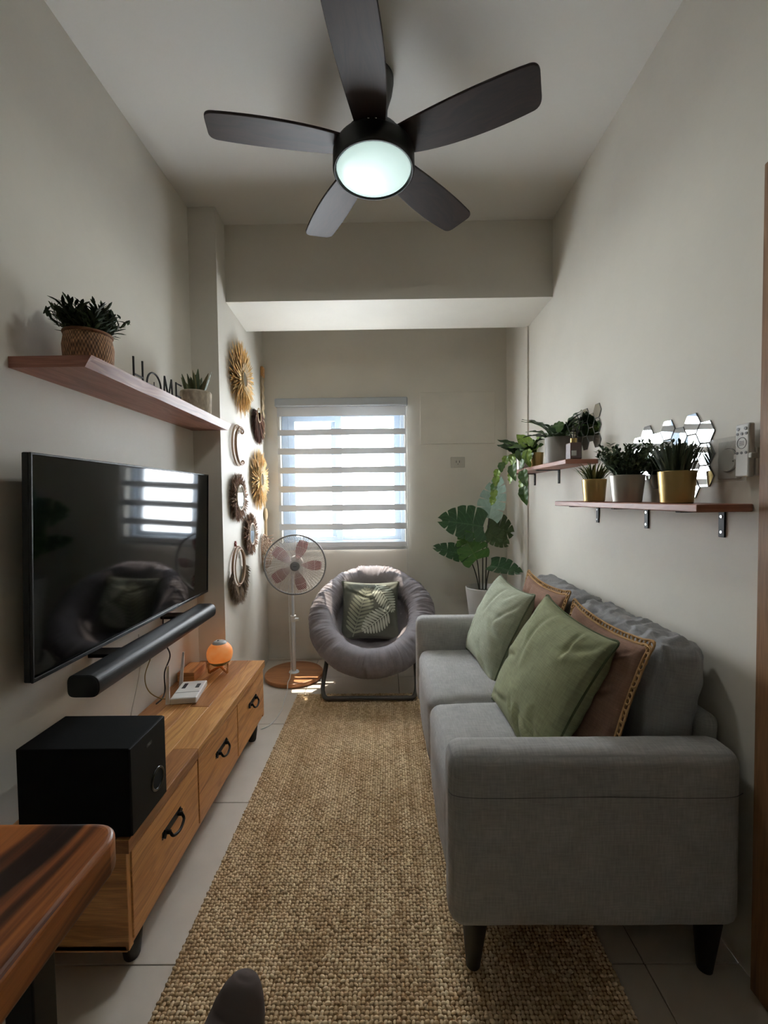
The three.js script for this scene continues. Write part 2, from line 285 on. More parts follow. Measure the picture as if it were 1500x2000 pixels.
// ---------------------------------------------------------------- console
{
  const z0 = -1.028, z1 = -2.198, L = z0 - z1, x0 = -0.996, x1 = -0.66, D = x1 - x0;
  const c = thing('media_console', 'low reclaimed-wood media console with three drawers under the television', 'console', [(x0 + x1) / 2, 0, (z0 + z1) / 2]);
  const body = woodFront[1];
  part('bottom_board', wbox(D - 0.012, 0.018, L, 0.002, 'z'), body, c, [-0.003, 0.1, 0]);
  for (const s of [-1, 1]) part('side_panel', wbox(D - 0.008, 0.255, 0.02, 0.002, 'x', s), woodFront[0], c, [0, 0.2215, s * (L / 2 - 0.01)]);
  part('back_panel', wbox(0.012, 0.25, L - 0.04, 0.002, 'z'), body, c, [-D / 2 + 0.006, 0.2215, 0]);
  for (const z of [-0.195, 0.195]) part('divider', wbox(D - 0.04, 0.24, 0.012, 0.002, 'x'), body, c, [-0.002, 0.222, z]);
  // top of planks of unequal width and length
  const rows = [[-D / 2, 0.075, [0.42], 1], [-D / 2 + 0.075, 0.055, [0.75], 0], [-D / 2 + 0.13, 0.045, [0.3], 2], [-D / 2 + 0.175, 0.08, [0.58], 1], [-D / 2 + 0.255, D - 0.255 + 0.006, [0.33], 2]];
  let k = 0;
  for (const [xa, w, cuts, m] of rows) {
    const at = [0, ...cuts, 1];
    for (let i = 0; i < at.length - 1; i++) {
      const za = L / 2 + 0.004 - at[i] * (L + 0.008), zb = L / 2 + 0.004 - at[i + 1] * (L + 0.008);
      part('top_plank', wbox(w - 0.0012, 0.034 + (k % 3) * 0.0006, za - zb - 0.0012, 0.0018, 'z', k * 0.43, k * 0.29), woodConsole[(m + i) % 3], c, [xa + w / 2, 0.3665, (za + zb) / 2]); k++;
    }
  }
  for (let i = 0; i < 3; i++) {
    const d = new THREE.Group(); d.name = 'drawer'; c.add(d); d.position.set(D / 2 - 0.009, 0.226, L / 2 - 0.012 - (i + 0.5) * (L - 0.024) / 3);
    part('drawer_front', wbox(0.018, 0.228, (L - 0.024) / 3 - 0.008, 0.002, 'z', i * 0.77, i * 0.4), woodFront[i % 2], d);
    const h = new THREE.Group(); h.name = 'handle'; d.add(h); h.position.set(0.009, 0.035, -0.01);
    const parts = [rbox(0.003, 0.022, 0.11, 0.001)];
    for (const s of [-1, 1]) { const q = rbox(0.006, 0.02, 0.02, 0.002); q.rotateX(Math.PI / 4); q.translate(0.003, 0, s * 0.045); parts.push(q); const e = cyl(0.006, 0.006, 0.014, 12); e.rotateZ(Math.PI / 2); e.translate(0.008, 0, s * 0.036); parts.push(e); }
    parts.push(tube([[0.012, 0.002, 0.036], [0.02, -0.012, 0.034], [0.023, -0.02, 0.018], [0.024, -0.023, 0], [0.023, -0.02, -0.018], [0.02, -0.012, -0.034], [0.012, 0.002, -0.036]], 0.0042, 28, 8));
    const mm = part('pull', merged(parts), M.blackMetal, d, [0.009, 0.035, -0.01]); mm.userData.label = 'black iron drop handle'; d.remove(h);
  }
  for (const sx of [-1, 1]) for (const sz of [-1, 1]) part('leg', lathe([[0, 0], [0.017, 0], [0.02, 0.006], [0.026, 0.05], [0.03, 0.091], [0, 0.091]], 20), std(0x2c231b, 0.6), c, [sx * (D / 2 - 0.045), 0, sz * (L / 2 - 0.075)]);
}
{ // router
  const r = thing('router', 'white internet router with two upright antennas on the console', 'router', [-0.868, 0.3855, -1.808], undefined, 0.15);
  part('body', rbox(0.105, 0.026, 0.17, 0.005, 3), M.whitePlastic, r, [0, 0.013, 0]);
  part('top_label', rbox(0.016, 0.0008, 0.05, 0.0003), std(0x3d4047, 0.5), r, [-0.028, 0.0264, -0.035]);
  part('top_label', rbox(0.016, 0.0008, 0.04, 0.0003), std(0x3d4047, 0.5), r, [0.028, 0.0264, -0.03]);
  part('front_ridge', rbox(0.1, 0.001, 0.003, 0.0004), M.greyPlastic, r, [0, 0.0264, 0.03]);
  const ant = (x, z, lx) => { const g = new THREE.BoxGeometry(0.014, 0.16, 0.006, 1, 6, 1); const p = g.attributes.position; for (let i = 0; i < p.count; i++) { const t = p.getY(i) / 0.16 + 0.5; p.setX(i, p.getX(i) * (1.15 - 0.5 * t) + lx * t); } g.computeVertexNormals(); part('antenna', g, M.whitePlastic, r, [x, 0.085, z]); };
  ant(-0.06, 0.085, 0.006); ant(-0.058, -0.07, 0.016);
}
{ // globe humidifier
  const h = thing('globe_humidifier', 'glowing orange moon-globe humidifier on a wooden stand at the console end', 'humidifier', [-0.83, 0.3855, -2.05]);
  const glow = tex(128, 64, (u, v) => { const a = 0.5 + fbm(u * 6, v * 4, 3, 3) * 1.2; return mixc([232, 140, 70], [240, 190, 140], a); }, true, [1, 1], THREE.RepeatWrapping);
  part('globe_lamp', new THREE.SphereGeometry(0.061, 36, 24), std(0xffffff, 0.55, { map: glow, emissive: 0xff9040, emissiveIntensity: 0.3 }), h, [0, 0.092, 0]);
  part('mist_cap', lathe([[0, 0.157], [0.018, 0.156], [0.03, 0.15], [0.034, 0.143]], 28), std(0xb9b6b2, 0.35), h);
  part('mist_outlet', cyl(0.004, 0.004, 0.006, 12), M.greyPlastic, h, [-0.004, 0.158, 0.006]);
  part('base_band', lathe([[0.052, 0.06], [0.046, 0.05], [0.034, 0.04], [0, 0.034]], 30), std(0x9a9c70, 0.6), h);
  for (let k = 0; k < 3; k++) { const a = k * 2.094 + 0.5; part('stand_foot', merged([bar([0, 0.03, 0], [Math.cos(a) * 0.05, 0.006, Math.sin(a) * 0.05], 0.007), bar([Math.cos(a) * 0.05, 0.006, Math.sin(a) * 0.05], [Math.cos(a) * 0.055, 0.055, Math.sin(a) * 0.055], 0.006, 8, 0.004)]), woodFront[0], h); }
  const L = new THREE.PointLight(0xff9a50, 0.006, 0, 2); L.position.set(0, 0.092, 0); L.shadow.radius = 2; L.castShadow = true; h.add(L);
}
{ // small wooden block that the stand leans on
  const w = thing('wood_block', 'small dark wooden block lying by the wall behind the globe', 'wood block', [-0.945, 0.3855, -2.0]);
  part('block', wbox(0.08, 0.045, 0.13, 0.004, 'z', 0.3, 0.2), woodFront[1], w, [0, 0.0225, 0]);
}
{ // cables on the wall
  const cab = (name, label, pts, r, m) => { const t = thing(name, label, 'cable'); part('wire', tube(pts, r, 60, 6), m, t); return t; };
  const yel = std(0x8f7a3c, 0.5), blk = std(0x0e0e10, 0.5), wht = std(0xc9c5bb, 0.5);
  cab('network_cable', 'thin yellow cable hanging from the soundbar to the router', [[-0.985, 0.69, -1.74], [-0.982, 0.6, -1.73], [-0.985, 0.52, -1.68], [-0.98, 0.45, -1.7], [-0.95, 0.405, -1.735], [-0.925, 0.398, -1.75]], 0.0022, yel);
  cab('power_cable', 'black cable dropping behind the router from the television', [[-0.985, 0.72, -1.83], [-0.985, 0.62, -1.83], [-0.975, 0.54, -1.86], [-0.98, 0.48, -1.82], [-0.97, 0.41, -1.8], [-0.96, 0.395, -1.76], [-0.965, 0.3895, -1.72]], 0.0032, blk);
  cab('thin_cable', 'slim white cable running down the wall behind the console', [[-0.993, 0.7, -1.66], [-0.993, 0.58, -1.665], [-0.994, 0.5, -1.64], [-0.994, 0.42, -1.6], [-0.994, 0.392, -1.59]], 0.0016, wht);
  const pts = []; for (let i = 0; i <= 50; i++) { const a = i / 50 * Math.PI * 7; pts.push(V(-0.975 + 0.006 * Math.sin(a * 0.3), 0.66 + 0.04 * Math.sin(a), -1.89 + 0.017 * Math.cos(a))); }
  cab('cable_coil', 'small coil of yellow cable tucked under the soundbar', pts, 0.0022, yel).children[0].geometry = tube(pts, 0.0022, 200, 6);
}

// ---------------------------------------------------------------- live-edge table at the near end
{
  const t = thing('wooden_table', 'dark glossy wooden slab table with a rounded edge beside the console', 'table', [-0.7, 0, -0.06]);
  const s = new THREE.Shape(); const w = 0.28, l = 0.56, r = 0.03; // x by z
  s.moveTo(-w, -l); s.lineTo(w - r, -l); s.quadraticCurveTo(w, -l, w + 0.004, -l + r); s.bezierCurveTo(w + 0.0, -0.3, w + 0.02, 0, w + 0.005, l); s.lineTo(-w, l); s.closePath();
  const g = new THREE.ExtrudeGeometry(s, { depth: 0.036, bevelEnabled: true, bevelSize: 0.012, bevelThickness: 0.009, bevelSegments: 5, curveSegments: 20 }); g.rotateX(Math.PI / 2); g.translate(0, 0.731, 0); boxUV(g, 'z');
  part('tabletop', g, woodTable, t);
  for (const sx of [-1, 1]) for (const sz of [-1, 1]) part('leg', rbox(0.04, 0.686, 0.04, 0.003), M.blackMetal, t, [sx * 0.21 - 0.01, 0.343, sz * 0.5]);
  for (const sz of [-1, 1]) part('rail', rbox(0.45, 0.03, 0.03, 0.003), M.blackMetal, t, [0, 0.67, sz * 0.5]);
}

// ---------------------------------------------------------------- rug
{
  const x0 = -0.575, x1 = 0.57, z0 = -0.55, z1 = -2.615;
  const r = thing('jute_rug', 'long natural jute rug woven in chunky knots running along the floor', 'rug', [(x0 + x1) / 2, 0, (z0 + z1) / 2]);
  const W = x1 - x0, L = z0 - z1;
  part('backing', rbox(W, 0.006, L, 0.002), std(0x957650, 0.95), r, [0, 0.003, 0]);
  const knot = new THREE.SphereGeometry(1, 8, 5), px = 0.0108, pz = 0.0096, nx = Math.floor(W / px), nzk = Math.floor(L / pz);
  const im = new THREE.InstancedMesh(knot, std(0xffffff, 0.9), nx * nzk); im.name = 'weave'; im.userData.kind = 'stuff'; im.castShadow = im.receiveShadow = true;
  const o = new THREE.Object3D(), col = new THREE.Color(); let i = 0;
  const colTone = Array.from({ length: nx }, (_, k) => fbm(k * 0.35, 3.3, 3) * 0.9);
  for (let a = 0; a < nx; a++) for (let b = 0; b < nzk; b++) {
    const across = (a + b) % 2;
    o.position.set(-W / 2 + (a + 0.5) * px + rr(-0.0012, 0.0012), 0.0062 + (across ? 0.0008 : 0) + rr(-0.0014, 0.0014), -L / 2 + (b + 0.5) * pz + rr(-0.0011, 0.0011));
    o.rotation.set(0, rr(-0.45, 0.45), rr(-0.25, 0.25)); const s = rr(0.78, 1.18); if (across) o.scale.set(0.0072 * s, 0.0044 * s, 0.0044 * s); else o.scale.set(0.0048 * s, 0.004 * s, 0.0062 * s); o.updateMatrix(); im.setMatrixAt(i, o.matrix);
    const t = clamp(0.5 + colTone[a] * 0.8 + fbm(a * 0.08, b * 0.05, 3, 7) * 0.7 + rr(-0.35, 0.35), 0, 1);
    const c = mixc([190, 160, 122], [242, 220, 184], t); col.setRGB(c[0] / 255, c[1] / 255, c[2] / 255, THREE.SRGBColorSpace); im.setColorAt(i, col); i++;
  }
  r.add(im);
}

// ---------------------------------------------------------------- sofa
const softBox = (w, h, d, r, puff, nzA, z) => { // cushion: rounded box, faces puffed and rumpled
  const g = new RoundedBoxGeometry(w, h, d, 8, r), p = g.attributes.position, n = g.attributes.normal;
  for (let i = 0; i < p.count; i++) {
    const x = p.getX(i) / (w / 2), y = p.getY(i) / (h / 2), q = p.getZ(i) / (d / 2), k = (a, b) => Math.max(0, 1 - a * a) * Math.max(0, 1 - b * b);
    const b = puff * (Math.abs(n.getX(i)) * k(y, q) + Math.abs(n.getY(i)) * k(x, q) + Math.abs(n.getZ(i)) * k(x, y)) + nzA * fbm(p.getX(i) * 9 + z, p.getY(i) * 9, 3, p.getZ(i) * 9);
    p.setXYZ(i, p.getX(i) + n.getX(i) * b, p.getY(i) + n.getY(i) * b, p.getZ(i) + n.getZ(i) * b);
  }
  g.computeVertexNormals(); return boxUV(g, 'x', z, z);
};
// rounded box with dense faces, pushed out by disp(x, y, z) along its normals
function padGeo(w, h, d, r, n, disp, z = 0) {
  let g = new THREE.BoxGeometry(w, h, d, n[0], n[1], n[2]); g.deleteAttribute('uv'); g.deleteAttribute('normal'); g = mergeVertices(g, 1e-5);
  const p = g.attributes.position, q = V(), c = V();
  for (let i = 0; i < p.count; i++) {
    q.fromBufferAttribute(p, i); c.set(clamp(q.x, -w / 2 + r, w / 2 - r), clamp(q.y, -h / 2 + r, h / 2 - r), clamp(q.z, -d / 2 + r, d / 2 - r));
    const m = q.clone().sub(c); m.x /= 1; m.normalize(); const k = r + disp(q.x / (w / 2), q.y / (h / 2), q.z / (d / 2), m); p.setXYZ(i, c.x + m.x * k, c.y + m.y * k, c.z + m.z * k);
  }
  g.computeVertexNormals(); return boxUV(g, 'x', z, z);
}
// denser cushion for puffing: superellipsoid-like surface
function cushionGeo(w, h, d, e, wrinkle, z, n = 64) {
  const sp = (c, k) => Math.sign(c) * Math.pow(Math.abs(c), k);
  const g = grid(n, Math.round(n * 0.6), (u, v) => {
    const a = u * Math.PI * 2, b = (v - 0.5) * Math.PI, cb = sp(Math.cos(b), e), sb = sp(Math.sin(b), e);
    const x = cb * sp(Math.cos(a), e), y = sb, q = cb * sp(Math.sin(a), e);
    const wr = 1 + wrinkle * (fbm(x * 3 + z, y * 3, 3, q * 3) + 0.7 * fbm(x * 7 + z, y * 2.2, 3, q * 7));
    return [x * w / 2 * wr, y * h / 2 * wr, q * d / 2 * wr];
  }, true);
  return boxUV(g, 'x', z, z);
}
{
  const s = thing('sofa', 'grey fabric two-seat sofa with black tapered legs along the wall', 'sofa', [0.5, 0, -1.66]);
  const P = (x, y, z) => [x - 0.5, y, z + 1.66];
  const arm = (z) => { const a = part('arm', padGeo(0.728, 0.452, 0.112, 0.04, [40, 30, 12], (x, y, q, m) => 0.004 * (1 - x * x) * (1 - y * y) + 0.002 * fbm(x * 4 + z, y * 3, 2), z), fabSofa, s, P(0.508, 0.368, z)); return a; };
  const a0 = arm(-1.0775), a1 = arm(-2.2575);
  part('arm_seam', tube([[-0.362, 0, 0], [-0.362, 0, 0.02], [-0.3605, 0.0, 0.045], [-0.33, 0, 0.0578], [0, -0.0015, 0.0578], [0.33, -0.003, 0.0578], [0.3605, -0.003, 0.045]], 0.0007, 60, 6), std(0x57585a, 0.9), a0, [0, 0.126, 0.0015]);
  part('base', boxUV(rbox(0.66, 0.16, 1.08, 0.02, 3), 'z'), fabSofa, s, P(0.53, 0.225, -1.6675));
  part('back_frame', boxUV(new RoundedBoxGeometry(0.06, 0.46, 1.07, 6, 0.028), 'z'), fabSofa, s, P(0.855, 0.40, -1.6675), [0, 0, -0.06]);
  const seat = (z0, z1, k) => part('seat_cushion', padGeo(0.5, 0.285, z0 - z1, 0.045, [24, 14, 26], (x, y, q) => 0.016 * Math.max(0, 1 - x * x * q * q) * (1 - q * q * 0.9) * (1 - x * x * 0.5) + 0.006 * fbm(x * 2.5 + k, y * 2, 3, q * 2.5), k), fabSofa, s, P(0.403, 0.2975, (z0 + z1) / 2));
  seat(-1.134, -1.628, 1); seat(-1.631, -2.2, 5);
  const back = (z0, z1, k) => part('back_cushion', padGeo(0.14, 0.42, z0 - z1, 0.05, [16, 48, 64], (x, y, q) => 0.022 * (1 - y * y) * (1 - q * q) + 0.03 * fbm(q * 6 + k, y * 1.6 + x, 3, x) * (0.4 + 0.6 * Math.max(0, y)) + 0.012 * fbm(q * 2.5 + k, y * 2.5, 2, x + 4), k), fabSofaLoose, s, P(0.782, 0.615, (z0 + z1) / 2), [0, 0, -0.13]);
  back(-1.142, -1.662, 3); back(-1.672, -2.19, 9);
  for (const [x, z] of [[0.215, -1.07], [0.815, -1.07], [0.215, -2.26], [0.815, -2.26]]) {
    const lean = x < 0.5 ? -1 : 1, g = new THREE.CylinderGeometry(0.034, 0.018, 0.147, 20, 4); const p = g.attributes.position;
    for (let i = 0; i < p.count; i++) p.setX(i, p.getX(i) - lean * (x < 0.5 ? -1 : 1) * 0 - (0.5 - p.getY(i) / 0.147) * 0.006);
    if (x < 0.5) g.scale(1, 0.918, 1);
    part('leg', g, std(0x0c0b0b, 0.5), s, P(x, x < 0.5 ? 0.0797 : 0.0735, z));
  }
}
// square throw pillow: local x and y across, z through
function pillowSurface(S, T, side, wr, z, rag = 0) {
  const cr = []; let sd = z * 131 + side * 17 + 5; const q = () => { sd = (sd * 16807 + 11) % 2147483647; if (sd < 0) sd = -sd; return sd / 2147483647; }; q(); q();
  for (let i = 0; i < 11; i++) { const e = i < 4 ? [[-1, -1], [1, -1], [1, 1], [-1, 1]][i] : [[q() * 1.6 - 0.8, -1], [1, q() * 1.6 - 0.8], [q() * 1.6 - 0.8, 1], [-1, q() * 1.6 - 0.8]][i % 4], an = Math.atan2(-e[1], -e[0]) + (q() - 0.5) * 0.9, L = 0.5 + q() * 0.7; cr.push([e[0], e[1], Math.cos(an), Math.sin(an), L, 0.035 + q() * 0.04, 0.35 + q() * 0.65]); }
  const crease = (a, b) => { let s = 0; for (const [x, y, dx, dy, L, w, k] of cr) { const u = (a - x) * dx + (b - y) * dy, d = -(a - x) * dy + (b - y) * dx + 0.05 * Math.sin(u * 5 + x * 3); if (u < 0 || u > L) continue; const t = Math.sin(Math.PI * Math.min(1, u / L)) ; s += k * t * (0.7 * Math.exp(-(((d - w * 1.8) / (w * 1.3)) ** 2)) - Math.exp(-((d / w) ** 2))); } return s; };
  return grid(72, 72, (u, v) => {
    const a = u * 2 - 1, b = v * 2 - 1, ea = 1 - a * a, eb = 1 - b * b;
    const x = a * (1 - 0.085 * eb * Math.abs(a)), y = b * (1 - 0.085 * ea * Math.abs(b));
    const t = Math.pow(Math.max(ea * eb, 0), 0.42), edge = Math.min(ea, eb);
    const w = wr * (0.9 * fbm(a * 1.3 + z, b * 1.3, 2, side) + 0.55 * crease(a, b)) * Math.min(1, edge * 4);
    return [x * S / 2, y * S / 2, side * (t * T / 2 + w) + rag * fbm(a * 3 + z, b * 3, 2) * (1 - edge), u * S, v * S];
  });
}
function outline(S, n, grow = 0) { // closed loop of points round the pillow's seam
  const pts = [];
  for (let e = 0; e < 4; e++) for (let i = 0; i < n; i++) {
    const t = i / n * 2 - 1, k = 1 - 0.085 * (1 - t * t); const [a, b] = [[t, -k], [k, t], [-t, k], [-k, -t]][e];
    pts.push(V(a * (S / 2 + grow), b * (S / 2 + grow), 0));
  }
  return pts;
}
function pillow(name, label, S, T, mat, corners, group, seedz, wr, extra) {
  // corners: [bottom near, bottom far, top near]; local x runs from far to near, y up
  const [bn, bf, tn] = corners.map((c) => V(...c)), X = bn.clone().sub(bf), Y = tn.clone().sub(bn), N = new THREE.Vector3().crossVectors(X, Y).normalize(), xn = X.clone().normalize(), yn = new THREE.Vector3().crossVectors(N, xn);
  const c = bf.clone().add(tn).multiplyScalar(0.5), g = thing(name, label, 'pillow', c.toArray(), group);
  g.quaternion.setFromRotationMatrix(new THREE.Matrix4().makeBasis(xn, yn, N));
  part('cover', merged([pillowSurface(S, T, 1, wr, seedz), pillowSurface(S, T, -1, wr, seedz + 5)]), mat, g);
  extra(g, S); return g;
}
const piping = (mat) => (g, S) => part('piping', tube(outline(S, 10), 0.0034, 240, 6, true), mat, g);
const crochet = (g, S) => {
  const loops = [], pts = outline(S, 26, 0.011), q = new THREE.Quaternion();
  for (let i = 0; i < pts.length; i++) {
    const t = new THREE.TorusGeometry(0.0085, 0.0026, 5, 10); t.rotateZ(rnd()); t.rotateX(rr(-0.35, 0.35)); t.translate(pts[i].x, pts[i].y, rr(-0.002, 0.002)); loops.push(t);
  }
  loops.push(tube(outline(S, 10, 0.002), 0.004, 240, 6, true)); loops.push(tube(outline(S, 10, 0.02), 0.0032, 240, 6, true));
  part('crochet_trim', merged(loops), fabJute, g);
};
pillow('throw_pillow', 'dark olive green linen pillow with crisp pointed corners beside the pale sage one', 0.46, 0.175, fabGreen, [[0.44, 0.42, -1.205], [0.41, 0.45, -1.655], [0.64, 0.80, -1.195]], 'sofa pillows', 1, 0.024, piping(std(0x4c5538, 0.9)));
pillow('throw_pillow', 'pale sage green pillow leaning at the far end of the sofa', 0.42, 0.16, fabGreenPale, [[0.44, 0.445, -1.785], [0.41, 0.455, -2.155], [0.605, 0.80, -1.81]], 'sofa pillows', 11, 0.014, piping(std(0x66705a, 0.9)));
pillow('throw_pillow', 'brown pillow with crochet edging leaning behind the dark olive pillow', 0.43, 0.1, fabBrown, [[0.59, 0.425, -1.15], [0.58, 0.43, -1.59], [0.70, 0.79, -1.15]], 'sofa pillows', 21, 0.01, crochet);
pillow('throw_pillow', 'brown pillow with crochet edging leaning behind the pale sage pillow', 0.43, 0.1, fabBrown, [[0.595, 0.44, -1.69], [0.585, 0.445, -2.12], [0.705, 0.81, -1.69]], 'sofa pillows', 31, 0.01, crochet);

// ---------------------------------------------------------------- papasan chair and its pillow
const PC = V(-0.11, 0.44, -2.79), TH = 40 * Math.PI / 180;
{
  const c = thing('papasan_chair', 'round padded grey saucer chair on a bent tube frame beneath the window', 'chair', [PC.x, 0, PC.z]);
  const rad = 0.322, tb = 0.09;
  // profile from the middle of the bowl up over the rim and round to the outside, in (radius, height above the rim plane)
  const prof = []; for (let i = 0; i <= 10; i++) { const t = i / 10; prof.push([t * 0.225, -0.15 + 0.11 * t * t]); }
  for (let i = 0; i <= 16; i++) { const a = Math.PI * (1.08 - i / 16 * 1.5); prof.push([rad + tb * Math.cos(a), -0.005 + tb * 0.95 * Math.sin(a)]); }
  for (let i = 1; i <= 8; i++) { const t = i / 8; prof.push([(rad + 0.02) * (1 - t), -0.08 - 0.16 * Math.sin(t * Math.PI / 2)]); }
  const n = prof.length - 1;
  const ridge = (a, k) => { const q = fbm(Math.cos(a) * 9, Math.sin(a) * 9, 2, k * 0.12), w = Math.abs(Math.sin(a * 26 + q * 9)); return Math.pow(w, 0.45) * (0.5 + fbm(Math.cos(a) * 4, Math.sin(a) * 4, 2, 3)); };
  const g = grid(420, n, (u, v) => {
    const k = Math.round(v * n), [r, y] = prof[k], a = u * Math.PI * 2, rim = k > 8 && k < 27 ? Math.sin((k - 8) / 19 * Math.PI) : 0;
    const tuft = (0.007 * Math.pow(Math.abs(Math.sin(a * 4)), 0.5) + 0.014 * ridge(a, k)) * rim, folds = rim * 0.005 * fbm(a * 9, k * 0.25, 3, 2) * 2 + 0.006 * fbm(Math.cos(a) * 3, Math.sin(a) * 3, 2, k * 0.3);
    const bowl = k <= 9 ? 0.012 * Math.sin(r * 60) * Math.sin(a * 6) * (r / 0.245) : 0;
    const R = r + (r > 0.02 ? tuft + folds : 0), Y = y + tuft * 0.7 + folds + bowl;
    return [R * Math.cos(a), Y, R * Math.sin(a), u * 4, v * 2];
  }, true);
  part('cushion', g, fabPapasan, c, [0, PC.y, 0], [TH, 0, 0]);
  const ring = part('hoop', new THREE.TorusGeometry(0.33, 0.012, 10, 60).rotateX(Math.PI / 2), std(0x4a4744, 0.45, { metalness: 0.3 }), c, [0, PC.y - 0.045, 0.04], [TH, 0, 0]);
  const tubeMat = std(0x54514e, 0.45, { metalness: 0.3 });
  part('front_frame', tube([[-0.3, 0.34, 0.02], [-0.285, 0.22, 0.13], [-0.295, 0.06, 0.255], [-0.275, 0.03, 0.275], [-0.22, 0.029, 0.28], [0, 0.029, 0.28], [0.2, 0.029, 0.28], [0.25, 0.03, 0.275], [0.27, 0.06, 0.255], [0.275, 0.22, 0.13], [0.3, 0.34, 0.02]], 0.0135, 140, 10), tubeMat, c);
  part('rear_frame', tube([[-0.26, 0.3, 0.08], [-0.25, 0.16, -0.1], [-0.26, 0.035, -0.23], [-0.22, 0.0145, -0.25], [0, 0.0145, -0.25], [0.22, 0.0145, -0.25], [0.26, 0.035, -0.23], [0.25, 0.16, -0.1], [0.26, 0.3, 0.08]], 0.013, 120, 10), tubeMat, c);
}
{ // printed fern pillow
  const cv = document.createElement('canvas'); cv.width = cv.height = 512; const x = cv.getContext('2d');
  x.fillStyle = '#5c5e54'; x.fillRect(0, 0, 512, 512);
  const fern = (x0, y0, x1, y1, n, w, col) => {
    x.strokeStyle = col; x.fillStyle = col; x.lineWidth = 7; x.beginPath(); x.moveTo(x0, y0); x.lineTo(x1, y1); x.stroke();
    const dx = x1 - x0, dy = y1 - y0, l = Math.hypot(dx, dy), tx = dx / l, ty = dy / l;
    for (let i = 1; i < n; i++) for (const s of [-1, 1]) {
      const t = i / n, len = w * Math.sin(Math.PI * Math.min(1, 0.25 + t * 0.75)) * 1.0 + 12, bx = x0 + dx * t, by = y0 + dy * t, ax = tx * 0.55 - ty * s, ay = ty * 0.55 + tx * s, q = Math.hypot(ax, ay);
      x.save(); x.translate(bx, by); x.rotate(Math.atan2(ay / q, ax / q)); x.beginPath(); x.ellipse(len / 2, 0, len / 2, Math.min(11, l / n * 0.36), 0, 0, 7); x.fill(); x.restore();
    }
  };
  fern(110, 500, 230, 40, 14, 120, '#8f927f'); fern(300, 20, 480, 280, 12, 90, '#b9bdae'); fern(440, 270, 190, 460, 11, 100, '#c3c6b8');
  const t = new THREE.CanvasTexture(cv); t.colorSpace = THREE.SRGBColorSpace;
  const S = 0.39, g = thing('fern_pillow', 'grey square pillow printed with pale fern leaves on the round chair', 'pillow', [-0.125, 0.475, -2.835]);
  g.rotation.set(-0.42, 0.03, -0.01);
  const fr = pillowSurface(S, 0.13, 1, 0.006, 4); const uv = fr.attributes.uv; for (let i = 0; i < uv.count; i++) uv.setXY(i, uv.getX(i) / S, uv.getY(i) / S);
  part('printed_front', fr, std(0xffffff, 0.9, { map: t }), g); part('back_cover', pillowSurface(S, 0.13, -1, 0.006, 8), std(0x56584f, 0.9), g);
  piping(std(0x70736a, 0.9))(g, S);
}

